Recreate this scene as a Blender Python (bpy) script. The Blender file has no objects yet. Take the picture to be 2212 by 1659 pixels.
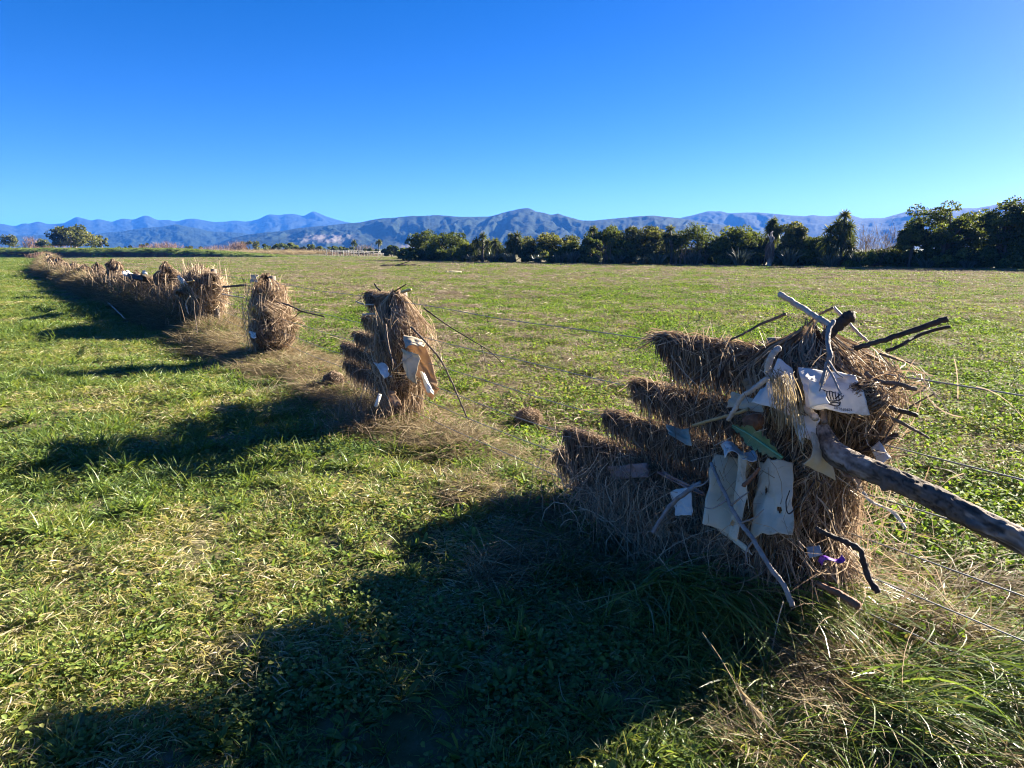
import bpy, bmesh, math, random
import numpy as np
from mathutils import Vector

SC = bpy.context.scene
COL = SC.collection
R = math.radians

# ------------------------------------------------------------------ camera, sky, sun, exposure
FPX = 710.0                      # focal length in pixels of a 1024 px wide frame
HORIZON = 537.0 * 1024 / 2212
PITCH = math.atan((384 - HORIZON) / FPX)
EYE = 1.65
cam_d = bpy.data.cameras.new('camera')
cam_d.sensor_width = 36.0
cam_d.lens = 36.0 * FPX / 1024
cam_d.clip_start = 0.05
cam_d.clip_end = 30000
cam = bpy.data.objects.new('camera', cam_d)
COL.objects.link(cam)
cam.location = (0, 0, EYE)
cam.rotation_euler = (math.pi / 2 - PITCH, 0, 0)
SC.camera = cam

SUN_AZ, SUN_EL = R(57), R(22)
world = bpy.data.worlds.new('World')
SC.world = world
world.use_nodes = True
wn = world.node_tree
sky = wn.nodes.new('ShaderNodeTexSky')
sky.sky_type = 'NISHITA'
sky.sun_disc = False
sky.sun_elevation = SUN_EL
sky.sun_rotation = SUN_AZ
sky.altitude = 0
sky.air_density = 0.5
sky.dust_density = 0.15
sky.ozone_density = 2.0
hsv = wn.nodes.new('ShaderNodeHueSaturation')
hsv.inputs['Saturation'].default_value = 1.40
hsv.inputs['Hue'].default_value = 0.514
hsv.inputs['Value'].default_value = 0.58
bg = wn.nodes['Background']
bg.inputs['Strength'].default_value = 0.05
wn.links.new(sky.outputs[0], hsv.inputs['Color'])
wn.links.new(hsv.outputs[0], bg.inputs[0])

sun_d = bpy.data.lights.new('sun', 'SUN')
sun_d.energy = 5.0
sun_d.angle = R(0.5)
sun_d.color = (1.0, 0.90, 0.74)
sun = bpy.data.objects.new('sun', sun_d)
COL.objects.link(sun)
sun_dir = Vector((math.sin(SUN_AZ) * math.cos(SUN_EL), math.cos(SUN_AZ) * math.cos(SUN_EL), math.sin(SUN_EL)))
sun.rotation_euler = (-sun_dir).to_track_quat('-Z', 'Y').to_euler()
sun.location = sun_dir * 60

SC.view_settings.view_transform = 'Standard'
SC.view_settings.look = 'None'
SC.view_settings.exposure = 2.75
SC.view_settings.gamma = 1.0
SC.view_settings.use_curve_mapping = False
SC.render.engine = 'CYCLES'
SC.cycles.max_bounces = 8
SC.cycles.diffuse_bounces = 4
SC.cycles.glossy_bounces = 2
SC.cycles.transmission_bounces = 4
SC.cycles.transparent_max_bounces = 4
SC.cycles.volume_bounces = 0
SC.cycles.use_denoising = True
SC.cycles.filter_width = 1.1
SC.cycles.sample_clamp_indirect = 4.0

# ------------------------------------------------------------------ geometry of the view
SP = 1024 / 2212.0
CP, SPN = math.cos(PITCH), math.sin(PITCH)


def ray(px, py):
    u = (px * SP - 512) / FPX
    v = (384 - py * SP) / FPX
    return np.array([u, CP + v * SPN, v * CP - SPN])


FP0 = np.array([-1.115, 6.77, 0.0])                       # the second heap's post
FAZ = R(-32.8)
FD = np.array([math.sin(FAZ), math.cos(FAZ), 0.0])        # along the fence, away from the camera
FN = np.array([-math.cos(FAZ), math.sin(FAZ), 0.0])       # across the fence, towards the pasture and camera


def on_fence(px, py, off=0.0):
    """point where the sight line meets the vertical plane OFF metres to the camera side of the fence"""
    r = ray(px, py)
    o = np.array([0, 0, EYE])
    t = ((FP0 + FN * off - o) @ FN) / (r @ FN)
    return o + r * t


def on_ground(px, py, z=0.0):
    r = ray(px, py)
    return np.array([0, 0, EYE]) + r * ((EYE - z) / -r[2])


def at_depth(px, py, y):
    r = ray(px, py)
    return np.array([0, 0, EYE]) + r * (y / r[1])


def bend(s):
    """the fence swings a little towards the pasture beyond its fourth post"""
    return np.clip(.062 * (np.asarray(s, float) - 10.0), 0, 2.6)


def fpos(s, off=0.0, z=0.0):
    return FP0 + FD * s + FN * (off + float(bend(s))) + np.array([0, 0, z])


def fence_coords(x, y):
    dx, dy = x - FP0[0], y - FP0[1]
    s = dx * FD[0] + dy * FD[1]
    return s, dx * FN[0] + dy * FN[1] - bend(s)


def on_row(px, py, off=0.0):
    o = off
    for _ in range(12):
        p = on_fence(px, py, o)
        o = off + float(bend((p - FP0) @ FD))
    return on_fence(px, py, o)


def smooth(a, b, x):
    t = np.clip((x - a) / (b - a), 0, 1)
    return t * t * (3 - 2 * t)


def _hash(ix, iy, seed):
    h = (ix.astype(np.int64) * 374761393 + iy.astype(np.int64) * 668265263 + seed * 974711) & 0x7fffffff
    h = ((h ^ (h >> 13)) * 1274126177) & 0x7fffffff
    return ((h ^ (h >> 16)) & 0xffff) / 65535.0


def vnoise(x, y, seed=0):
    x = np.asarray(x, float); y = np.asarray(y, float)
    ix, iy = np.floor(x), np.floor(y)
    fx, fy = x - ix, y - iy
    fx, fy = fx * fx * (3 - 2 * fx), fy * fy * (3 - 2 * fy)
    a, b = _hash(ix, iy, seed), _hash(ix + 1, iy, seed)
    c, d = _hash(ix, iy + 1, seed), _hash(ix + 1, iy + 1, seed)
    return (a * (1 - fx) + b * fx) * (1 - fy) + (c * (1 - fx) + d * fx) * fy


def fbm(x, y, seed=0, oct=4, gain=0.5):
    s, a, n = 0.0, 1.0, 0.0
    for i in range(oct):
        s = s + a * vnoise(np.asarray(x) * 2 ** i + 13.7 * i, np.asarray(y) * 2 ** i - 7.3 * i, seed + i)
        n += a
        a *= gain
    return s / n


def ground_z(x, y):
    x = np.asarray(x, float); y = np.asarray(y, float)
    s, q = fence_coords(x, y)
    d = np.hypot(x, y)
    near = 1 - smooth(60, 140, d)
    z = 0.10 * (fbm(x * 0.35, y * 0.35, 3, 3) - 0.5) + 0.11 * (fbm(x * 1.5, y * 1.5, 9, 3) - 0.5) + 0.035 * (vnoise(x * 4.5, y * 4.5, 19) - 0.5)
    z = z + 0.045 * np.exp(-((q - 0.05) / 0.45) ** 2) * (0.5 + fbm(s * 0.6, q * 0.8, 5, 2))
    # scoured lip on the pasture side further along
    lip = smooth(3.0, 6.0, s) * (1 - smooth(45, 70, s))
    z = z - lip * 0.16 * smooth(0.25, 0.5, q) * (1 - smooth(1.2, 2.6, q)) * (0.4 + fbm(s * 0.9, 0, 21, 2))
    return z * near - 0.012


# ------------------------------------------------------------------ meshes
def mesh_np(name, V, F, mat=None, parent=None, attrs=None, smooth_shade=False, link=True):
    V = np.ascontiguousarray(V, dtype=np.float32).reshape(-1, 3)
    me = bpy.data.meshes.new(name)
    if isinstance(F, np.ndarray):
        F = [F]
    me.vertices.add(len(V))
    me.vertices.foreach_set('co', V.ravel())
    idx = np.concatenate([np.asarray(f, dtype=np.int32).ravel() for f in F])
    sizes = np.concatenate([np.full(len(f), np.asarray(f).shape[1], dtype=np.int32) for f in F])
    starts = np.concatenate([[0], np.cumsum(sizes)[:-1]]).astype(np.int32)
    me.loops.add(len(idx))
    me.loops.foreach_set('vertex_index', idx)
    me.polygons.add(len(sizes))
    me.polygons.foreach_set('loop_start', starts)
    me.update(calc_edges=True)
    for k, a in (attrs or {}).items():
        at = me.attributes.new(k, 'FLOAT', 'POINT')
        at.data.foreach_set('value', np.ascontiguousarray(a, dtype=np.float32))
    if smooth_shade:
        me.polygons.foreach_set('use_smooth', np.ones(len(sizes), dtype=bool))
    if mat is not None:
        me.materials.append(mat)
    ob = bpy.data.objects.new(name, me)
    if link:
        COL.objects.link(ob)
    if parent is not None:
        ob.parent = parent
    return ob


def tag(o, label=None, cat=None, group=None, kind=None):
    if label: o['label'] = label
    if cat: o['category'] = cat
    if group: o['group'] = group
    if kind: o['kind'] = kind
    return o


def empty(name, loc=(0, 0, 0), label=None, cat=None, group=None):
    o = bpy.data.objects.new(name, None)
    o.location = tuple(float(v) for v in loc)
    o.empty_display_size = 0.1
    COL.objects.link(o)
    return tag(o, label, cat, group)


def ribbons(P, W, rng, side=None):
    """P (N,K,3) paths, W (N,K) widths -> verts, quads"""
    N, K, _ = P.shape
    T = np.gradient(P, axis=1)
    T /= np.linalg.norm(T, axis=2, keepdims=True) + 1e-9
    if side is None:
        side = rng.normal(size=(N, 1, 3))
    S = np.cross(T, side)
    S /= np.linalg.norm(S, axis=2, keepdims=True) + 1e-9
    A = P + S * W[..., None] / 2
    B = P - S * W[..., None] / 2
    V = np.stack([A, B], axis=2).reshape(-1, 3)
    i = (np.arange(N)[:, None] * K + np.arange(K - 1)[None, :]) * 2
    F = np.stack([i, i + 1, i + 3, i + 2], axis=-1).reshape(-1, 4)
    return V, F


def merge(parts):
    """[(V, F, tint)] -> V, F, tint  (all quads)"""
    V, F, T, n = [], [], [], 0
    for v, f, t in parts:
        V.append(v); F.append(f + n); T.append(np.broadcast_to(t, (len(v),)))
        n += len(v)
    return np.concatenate(V), np.concatenate(F), np.concatenate(T)


def tube(path, rad, sides=8, rng=None, rough=0.0, tint=0.5, cap=True):
    P = np.asarray(path, float)
    rad = np.broadcast_to(np.asarray(rad, float), (len(P),)).copy()
    K = len(P)
    T = np.gradient(P, axis=0)
    T /= np.linalg.norm(T, axis=1, keepdims=True) + 1e-9
    ref = np.array([0.31, 0.17, 0.93])
    if abs(T[0] @ ref) > 0.9:
        ref = np.array([0.93, 0.1, 0.2])
    U = np.zeros_like(P)
    u = ref - (ref @ T[0]) * T[0]
    for i in range(K):
        u = u - (u @ T[i]) * T[i]
        u /= np.linalg.norm(u) + 1e-9
        U[i] = u
    Wd = np.cross(T, U)
    a = np.arange(sides) / sides * 2 * np.pi
    rr = rad[:, None] * np.ones((1, sides))
    if rough and rng is not None:
        rr = rr * (1 + rough * rng.normal(size=rr.shape))
    V = P[:, None] + rr[..., None] * (np.cos(a)[None, :, None] * U[:, None] + np.sin(a)[None, :, None] * Wd[:, None])
    V = V.reshape(-1, 3)
    i = np.arange(K - 1)[:, None] * sides
    j = np.arange(sides)[None, :]
    jn = (j + 1) % sides
    F = np.stack([i + j, i + jn, i + sides + jn, i + sides + j], -1).reshape(-1, 4)
    if cap:
        n = len(V)
        V = np.vstack([V, P[0] - T[0] * rad[0] * .15, P[-1] + T[-1] * rad[-1] * .15])
        c0 = [[n, (k + 1) % sides, k, k] for k in range(sides)]
        c1 = [[n + 1, (K - 1) * sides + k, (K - 1) * sides + (k + 1) % sides, (K - 1) * sides + (k + 1) % sides] for k in range(sides)]
        return V, F, tint, np.array([[q[0], q[1], q[2]] for q in c0] + [[q[0], q[1], q[2]] for q in c1])
    return V, F, tint, np.zeros((0, 3), int)


def tubes_obj(name, tubes, mat, parent=None, smooth_shade=True):
    V, Q, Tr, A, n = [], [], [], [], 0
    for v, f, t, c in tubes:
        V.append(v); Q.append(f + n)
        if len(c): Tr.append(c + n)
        A.append(np.broadcast_to(t, (len(v),)))
        n += len(v)
    Fs = [np.concatenate(Q)]
    if Tr: Fs.append(np.concatenate(Tr))
    return mesh_np(name, np.concatenate(V), Fs, mat, parent, {'tint': np.concatenate(A)}, smooth_shade)


def catmull(pts, n=6):
    P = np.asarray(pts, float)
    if len(P) == 2:
        return P[0] + (P[1] - P[0]) * np.linspace(0, 1, n + 1)[:, None]
    Q = np.vstack([2 * P[0] - P[1], P, 2 * P[-1] - P[-2]])
    out = []
    for i in range(1, len(Q) - 2):
        for t in np.linspace(0, 1, n, endpoint=False):
            a, b, c, d = Q[i - 1], Q[i], Q[i + 1], Q[i + 2]
            out.append(0.5 * (2 * b + (c - a) * t + (2 * a - 5 * b + 4 * c - d) * t * t + (3 * b - a - 3 * c + d) * t ** 3))
    out.append(P[-1])
    return np.array(out)


# ------------------------------------------------------------------ materials
def new_mat(name):
    m = bpy.data.materials.new(name)
    m.use_nodes = True
    nt = m.node_tree
    return m, nt, nt.nodes['Principled BSDF'], nt.nodes['Material Output']


def ramp(nt, stops):
    r = nt.nodes.new('ShaderNodeValToRGB')
    e = r.color_ramp.elements
    while len(e) > 1:
        e.remove(e[-1])
    e[0].position, e[0].color = stops[0][0], (*stops[0][1], 1)
    for p, c in stops[1:]:
        k = e.new(p)
        k.color = (*c, 1)
    return r


def strand_mat(name, stops, transl=0.3, rough=0.6, spec=0.25, inst=None, tcol=None, inst_amt=0.25):
    """colour from each blade's own tint, shifted per instance, with light passing through"""
    m, nt, bs, out = new_mat(name)
    at = nt.nodes.new('ShaderNodeAttribute'); at.attribute_name = 'tint'
    val = at.outputs['Fac']
    if inst:
        ia = nt.nodes.new('ShaderNodeAttribute'); ia.attribute_type = 'INSTANCER'; ia.attribute_name = inst
        ma = nt.nodes.new('ShaderNodeMath'); ma.operation = 'MULTIPLY_ADD'; ma.use_clamp = True
        nt.links.new(ia.outputs['Fac'], ma.inputs[0]); ma.inputs[1].default_value = inst_amt
        nt.links.new(val, ma.inputs[2])
        val = ma.outputs[0]
    r = ramp(nt, stops)
    nt.links.new(val, r.inputs[0])
    nt.links.new(r.outputs[0], bs.inputs['Base Color'])
    bs.inputs['Roughness'].default_value = rough
    bs.inputs['Specular IOR Level'].default_value = spec
    if transl:
        tr = nt.nodes.new('ShaderNodeBsdfTranslucent')
        if tcol:
            mx = nt.nodes.new('ShaderNodeMix'); mx.data_type = 'RGBA'; mx.blend_type = 'MULTIPLY'
            mx.inputs[0].default_value = 1.0
            nt.links.new(r.outputs[0], mx.inputs[6]); mx.inputs[7].default_value = (*tcol, 1)
            nt.links.new(mx.outputs[2], tr.inputs['Color'])
        else:
            nt.links.new(r.outputs[0], tr.inputs['Color'])
        mix = nt.nodes.new('ShaderNodeMixShader'); mix.inputs[0].default_value = transl
        nt.links.new(bs.outputs[0], mix.inputs[1]); nt.links.new(tr.outputs[0], mix.inputs[2])
        nt.links.new(mix.outputs[0], out.inputs['Surface'])
    return m


def noise_mat(name, stops, scale=8.0, detail=6.0, rough=0.85, bump=0.3, bscale=None, spec=0.2, stretch=None, transl=0.0, dist=0.02):
    m, nt, bs, out = new_mat(name)
    tc = nt.nodes.new('ShaderNodeTexCoord')
    co = tc.outputs['Object']
    if stretch:
        mp = nt.nodes.new('ShaderNodeMapping'); mp.inputs['Scale'].default_value = stretch
        nt.links.new(co, mp.inputs[0]); co = mp.outputs[0]
    n = nt.nodes.new('ShaderNodeTexNoise'); n.inputs['Scale'].default_value = scale; n.inputs['Detail'].default_value = detail
    n.inputs['Roughness'].default_value = 0.65
    nt.links.new(co, n.inputs['Vector'])
    r = ramp(nt, stops)
    nt.links.new(n.outputs['Fac'], r.inputs[0])
    nt.links.new(r.outputs[0], bs.inputs['Base Color'])
    bs.inputs['Roughness'].default_value = rough
    bs.inputs['Specular IOR Level'].default_value = spec
    if bump:
        b = nt.nodes.new('ShaderNodeBump'); b.inputs['Strength'].default_value = bump; b.inputs['Distance'].default_value = dist
        n2 = nt.nodes.new('ShaderNodeTexNoise'); n2.inputs['Scale'].default_value = bscale or scale * 3; n2.inputs['Detail'].default_value = 5
        nt.links.new(co, n2.inputs['Vector'])
        nt.links.new(n2.outputs['Fac'], b.inputs['Height'])
        nt.links.new(b.outputs[0], bs.inputs['Normal'])
    if transl:
        tr = nt.nodes.new('ShaderNodeBsdfTranslucent')
        nt.links.new(r.outputs[0], tr.inputs['Color'])
        mix = nt.nodes.new('ShaderNodeMixShader'); mix.inputs[0].default_value = transl
        nt.links.new(bs.outputs[0], mix.inputs[1]); nt.links.new(tr.outputs[0], mix.inputs[2])
        nt.links.new(mix.outputs[0], out.inputs['Surface'])
    return m


M_STRAW = strand_mat('flood_straw', [(0, (.06, .046, .036)), (.3, (.155, .107, .070)), (.65, (.33, .235, .152)), (1, (.56, .44, .30))], .25, .6)
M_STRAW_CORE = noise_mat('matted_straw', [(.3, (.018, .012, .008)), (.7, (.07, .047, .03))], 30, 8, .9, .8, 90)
M_DRY = strand_mat('dry_grass', [(0, (.09, .065, .035)), (.4, (.25, .19, .10)), (.75, (.40, .32, .19)), (1, (.55, .47, .33))], .35, .6, inst='dry', inst_amt=0.3)
GREEN = [(0, (.058, .096, .032)), (.25, (.100, .165, .040)), (.50, (.165, .23, .046)), (.70, (.228, .25, .065)), (.86, (.31, .275, .14)), (1, (.44, .38, .25))]
M_GRASS = strand_mat('pasture_blades', GREEN, .42, .42, .35, inst='dry', inst_amt=0.45, tcol=(1.15, 1.1, .6))
M_CROP = strand_mat('field_leaves', [(0, (.06, .11, .028)), (.35, (.115, .195, .040)), (.6, (.19, .25, .055)), (.8, (.25, .215, .11)), (1, (.31, .25, .155))], .45, .65, .12, inst='dry', inst_amt=0.4, tcol=(1.15, 1.15, .5))
M_STUB = strand_mat('field_stubble', [(0, (.11, .082, .055)), (.5, (.24, .19, .125)), (1, (.42, .35, .24))], .25, .7)
M_BARK = noise_mat('weathered_bark', [(.3, (.055, .042, .034)), (.6, (.15, .115, .09)), (.8, (.26, .21, .17))], 14, 8, .85, .6, 60, stretch=(1, 1, 1))
M_PALE = noise_mat('pale_bare_wood', [(.3, (.30, .25, .20)), (.7, (.52, .45, .38))], 18, 6, .7, .3, 70)
M_DARKW = noise_mat('dark_wet_wood', [(.3, (.022, .017, .014)), (.7, (.075, .055, .045))], 20, 6, .7, .4, 80)
M_GREYW = noise_mat('grey_driftwood', [(.3, (.16, .14, .125)), (.7, (.34, .30, .27))], 20, 6, .8, .4, 80)
M_RUSTW = noise_mat('reddish_wood', [(.3, (.10, .045, .025)), (.7, (.26, .13, .075))], 20, 6, .7, .4, 80)
M_CANE = noise_mat('dry_cane', [(.3, (.30, .20, .09)), (.7, (.48, .35, .17))], 12, 4, .5, .1, 50)
M_WIRE, _nt, _b, _o = new_mat('galvanised_wire')
_b.inputs['Base Color'].default_value = (.20, .20, .20, 1); _b.inputs['Metallic'].default_value = .7; _b.inputs['Roughness'].default_value = .5
M_POST = noise_mat('old_fence_post', [(.3, (.10, .085, .07)), (.7, (.24, .20, .165))], 12, 6, .9, .4, 40, stretch=(1, 1, .15))
# ------------------------------------------------------------------ ground
def spaced(lo, step, n, far, m):
    a = np.arange(n + 1) * step
    g = a[-1] * (far / a[-1]) ** (np.arange(1, m + 1) / m)
    return np.concatenate([a, g])


def build_ground():
    xs = spaced(0, .13, 110, 9000, 60); xs = np.concatenate([-xs[:0:-1], xs])
    ys = spaced(0, .13, 130, 9000, 70); ysn = spaced(0, .3, 30, 900, 20)
    ys = np.concatenate([-ysn[:0:-1], ys])
    X, Y = np.meshgrid(xs, ys)
    V = np.stack([X, Y, ground_z(X, Y)], -1).reshape(-1, 3)
    nx, ny = len(xs), len(ys)
    i = (np.arange(ny - 1)[:, None] * nx + np.arange(nx - 1)[None, :])
    F = np.stack([i, i + 1, i + nx + 1, i + nx], -1).reshape(-1, 4)
    m, nt, bs, out = new_mat('paddock_soil')
    geo = nt.nodes.new('ShaderNodeNewGeometry')
    dot = nt.nodes.new('ShaderNodeVectorMath'); dot.operation = 'DOT_PRODUCT'
    nt.links.new(geo.outputs['Position'], dot.inputs[0]); dot.inputs[1].default_value = tuple(FN)
    sub = nt.nodes.new('ShaderNodeMapRange'); sub.inputs[1].default_value = float(FP0 @ FN) - .35; sub.inputs[2].default_value = float(FP0 @ FN) + .35
    nt.links.new(dot.outputs['Value'], sub.inputs[0])
    def noise(sc, det=6, rough=.6):
        n = nt.nodes.new('ShaderNodeTexNoise'); n.inputs['Scale'].default_value = sc; n.inputs['Detail'].default_value = det; n.inputs['Roughness'].default_value = rough
        nt.links.new(geo.outputs['Position'], n.inputs['Vector']); return n
    n1 = noise(6.0, 8, .7)
    past = ramp(nt, [(.3, (.055, .06, .025)), (.5, (.09, .092, .04)), (.62, (.15, .12, .075)), (.8, (.12, .09, .062))])
    nt.links.new(n1.outputs[0], past.inputs[0])
    n2 = noise(9.0, 8, .7)
    fld = ramp(nt, [(.3, (.075, .056, .038)), (.48, (.15, .12, .075)), (.6, (.13, .145, .05)), (.75, (.23, .19, .125))])
    nt.links.new(n2.outputs[0], fld.inputs[0])
    mx = nt.nodes.new('ShaderNodeMix'); mx.data_type = 'RGBA'
    nt.links.new(sub.outputs[0], mx.inputs[0]); nt.links.new(fld.outputs[0], mx.inputs[6]); nt.links.new(past.outputs[0], mx.inputs[7])
    ln = nt.nodes.new('ShaderNodeVectorMath'); ln.operation = 'LENGTH'
    nt.links.new(geo.outputs['Position'], ln.inputs[0])
    fr = nt.nodes.new('ShaderNodeMapRange'); fr.inputs[1].default_value = 120; fr.inputs[2].default_value = 260
    nt.links.new(ln.outputs['Value'], fr.inputs[0])
    n4 = noise(.02, 5, .6)
    farm = ramp(nt, [(.35, (.06, .085, .025)), (.5, (.10, .115, .04)), (.65, (.14, .115, .06))])
    nt.links.new(n4.outputs[0], farm.inputs[0])
    mf = nt.nodes.new('ShaderNodeMix'); mf.data_type = 'RGBA'
    nt.links.new(fr.outputs[0], mf.inputs[0]); nt.links.new(mx.outputs[2], mf.inputs[6]); nt.links.new(farm.outputs[0], mf.inputs[7])
    nt.links.new(mf.outputs[2], bs.inputs['Base Color'])
    bs.inputs['Roughness'].default_value = .95; bs.inputs['Specular IOR Level'].default_value = .1
    b = nt.nodes.new('ShaderNodeBump'); b.inputs['Strength'].default_value = .7; b.inputs['Distance'].default_value = .03
    n3 = noise(14, 8, .7); nt.links.new(n3.outputs[0], b.inputs['Height']); nt.links.new(b.outputs[0], bs.inputs['Normal'])
    g = mesh_np('ground', V, F, m, smooth_shade=True)
    tag(g, 'flat farmland ground of brown soil and short pasture', kind='structure')


build_ground()


# ------------------------------------------------------------------ mountains (the far ranges)
def profile_to_polar(pts):
    out = []
    for x, y in pts:
        r = ray(x, y)
        out.append((math.atan2(r[0], r[1]), r[2] / math.hypot(r[0], r[1])))
    return np.array(out)


def mountain_range(name, label, pts, r0, r1, seed, mat, spur=1.0, freq=60, jitter=0.0, naz=620, nr=44, bare=None, ext=0.10):
    pp = profile_to_polar(pts)
    az = np.linspace(pp[0, 0] - ext, pp[-1, 0] + ext, naz)
    el = np.interp(az, pp[:, 0], pp[:, 1], left=pp[0, 1], right=pp[-1, 1])
    edge = smooth(pp[0, 0] - ext, pp[0, 0], az) * (1 - smooth(pp[-1, 0], pp[-1, 0] + ext, az))
    # soften the polyline
    k = np.hanning(9); k /= k.sum()
    el = np.convolve(np.pad(el, 4, 'edge'), k, 'valid')
    el = el + jitter * (fbm(az * 900, az * 0, seed + 50, 3) - .5)
    t = np.concatenate([np.linspace(0, 1, nr), 1 + np.linspace(.06, .7, 8)])
    A, T = np.meshgrid(az, t)
    ridge_r = r1 * (1 + .05 * (fbm(az * 8, az * 0, seed + 7, 2) - .5))
    rr = r0 + (ridge_r[None, :] - r0) * T
    peak = EYE + el * ridge_r
    peak = np.maximum(peak, 4) * edge
    X, Y = rr * np.sin(A), rr * np.cos(A)
    base = np.where(T <= 1, T ** 1.15 * .35 + .65 * smooth(0.02, 1.0, T), np.maximum(0, 1 - (T - 1) * 1.3))
    # spurs running down from the ridge: ridged noise across azimuth, drifting with T
    w = fbm(A * freq * .3, T * 3.0, seed + 1, 4) - .5
    w2 = fbm(A * freq * .9 + 40, T * 5.0, seed + 6, 3) - .5
    lean = .55 * (vnoise(A * freq * .12, T * 0, seed + 9) - .5) * 2
    rn = 1 - np.abs(2 * fbm(A * freq * .55 + lean * T * 1.6 + 3.0 * w, T * 1.9 + 2 * w2, seed + 2, 3, .42) - 1) * 1.7
    rn2 = 1 - np.abs(2 * fbm(A * freq * 2.2 + lean * T * 3 + 5 * w, T * 6 + 4 * w2, seed + 4, 3) - 1) * 1.5
    env = np.clip(T, 0, 1) * np.clip(1.02 - T, 0, 1) * 4
    amp = .35 + .95 * fbm(A * freq * .2, T * 1.4, seed + 12, 2)
    Hh = base + spur * env * amp * (.24 * (rn - .5) + .075 * (rn2 - .5))
    Z = np.clip(peak[None, :] * np.clip(Hh, 0, 1.0), 0, None)
    lim = EYE + el[None, :] * rr * 1.0
    Z = np.where(T < 1, np.minimum(Z, np.maximum(lim * .985, 0)), Z) - 2.0
    V = np.stack([X, Y, Z], -1).reshape(-1, 3)
    n = len(az); i = np.arange(len(t) - 1)[:, None] * n + np.arange(n - 1)[None, :]
    F = np.stack([i, i + 1, i + n + 1, i + n], -1).reshape(-1, 4)
    b = np.zeros(len(V))
    if bare is not None:
        b = bare(A, (Z - EYE) / rr, X, Y, Z).ravel()
    o = mesh_np(name, V, F, mat, attrs={'bare': b}, smooth_shade=True)
    tag(o, label, kind='structure')
    return o


def forest_mat(name, c0, c1, c_bare, scale):
    m, nt, bs, out = new_mat(name)
    geo = nt.nodes.new('ShaderNodeNewGeometry')
    n = nt.nodes.new('ShaderNodeTexNoise'); n.inputs['Scale'].default_value = scale; n.inputs['Detail'].default_value = 8; n.inputs['Roughness'].default_value = .7
    nt.links.new(geo.outputs['Position'], n.inputs['Vector'])
    r = ramp(nt, [(.35, c0), (.65, c1)])
    nt.links.new(n.outputs[0], r.inputs[0])
    at = nt.nodes.new('ShaderNodeAttribute'); at.attribute_name = 'bare'
    r2 = ramp(nt, [(.35, tuple(v * .75 for v in c_bare)), (.65, c_bare)])
    nt.links.new(n.outputs[0], r2.inputs[0])
    mx = nt.nodes.new('ShaderNodeMix'); mx.data_type = 'RGBA'
    nt.links.new(at.outputs['Fac'], mx.inputs[0]); nt.links.new(r.outputs[0], mx.inputs[6]); nt.links.new(r2.outputs[0], mx.inputs[7])
    nt.links.new(mx.outputs[2], bs.inputs['Base Color'])
    bs.inputs['Roughness'].default_value = .95; bs.inputs['Specular IOR Level'].default_value = .05
    b = nt.nodes.new('ShaderNodeBump'); b.inputs['Strength'].default_value = .5; b.inputs['Distance'].default_value = 9.0
    n3 = nt.nodes.new('ShaderNodeTexNoise'); n3.inputs['Scale'].default_value = scale * 2.2; n3.inputs['Detail'].default_value = 5
    nt.links.new(geo.outputs['Position'], n3.inputs['Vector'])
    nt.links.new(n3.outputs[0], b.inputs['Height']); nt.links.new(b.outputs[0], bs.inputs['Normal'])
    return m


M_FOREST = forest_mat('mountain_forest', (.009, .016, .012), (.021, .032, .020), (.15, .13, .115), .03)
M_FAR = forest_mat('far_mountain_bush', (.012, .020, .018), (.026, .034, .028), (.62, .58, .56), .012)

R1 = [(-150, 492), (0, 482), (33, 488), (51, 481), (62, 483), (82, 477), (103, 483), (137, 482), (165, 467), (180, 471), (197, 476), (212, 472), (242, 479), (254, 474), (266, 471), (289, 474), (300, 469), (313, 464), (322, 466), (340, 475), (365, 474), (379, 478), (400, 473), (416, 471), (440, 475), (463, 479), (485, 478), (507, 475), (531, 478), (558, 473), (580, 462), (604, 464), (620, 461), (633, 461), (657, 466), (668, 459), (677, 455), (687, 459), (705, 467), (725, 473), (747, 479), (800, 486), (1000, 495)]
R2 = [(-150, 512), (60, 507), (197, 506), (230, 501), (254, 499), (285, 495), (312, 491), (345, 489), (381, 483), (400, 487), (425, 492), (460, 499), (500, 500), (524, 502), (560, 512), (640, 522)]
R3 = [(440, 533), (470, 525), (500, 513), (536, 505), (575, 500), (613, 497), (633, 493), (665, 489), (705, 486), (740, 482), (778, 479), (800, 474), (826, 470), (850, 469), (875, 466), (887, 465), (915, 465), (945, 463), (970, 465), (991, 467), (1025, 467), (1061, 466), (1080, 460), (1098, 455), (1118, 450), (1136, 447), (1146, 449), (1156, 455), (1175, 458), (1191, 463), (1199, 462), (1202, 459), (1208, 459), (1212, 463), (1217, 464), (1240, 470), (1257, 475), (1275, 475), (1292, 474), (1335, 470), (1373, 466), (1407, 464), (1440, 467), (1469, 470), (1520, 478), (1600, 490), (1700, 505)]
R4 = [(1300, 492), (1400, 480), (1469, 470), (1500, 463), (1529, 455), (1545, 456), (1556, 455), (1575, 460), (1605, 458), (1637, 458), (1660, 460), (1677, 461), (1705, 464), (1738, 466), (1754, 463), (1770, 465), (1788, 466), (1812, 463), (1838, 463), (1862, 471), (1885, 470), (1909, 470), (1940, 461), (1973, 452), (2020, 450), (2110, 448), (2212, 430), (2330, 418), (2480, 440)]


def snow(A, E, X, Y, Z):
    a = np.arctan2(ray(180, 470)[0], ray(180, 470)[1])
    e = ray(180, 471)[2]
    return np.exp(-((A - a) / .010) ** 2) * smooth(e - .004, e - .001, E) * 1.0


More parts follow.
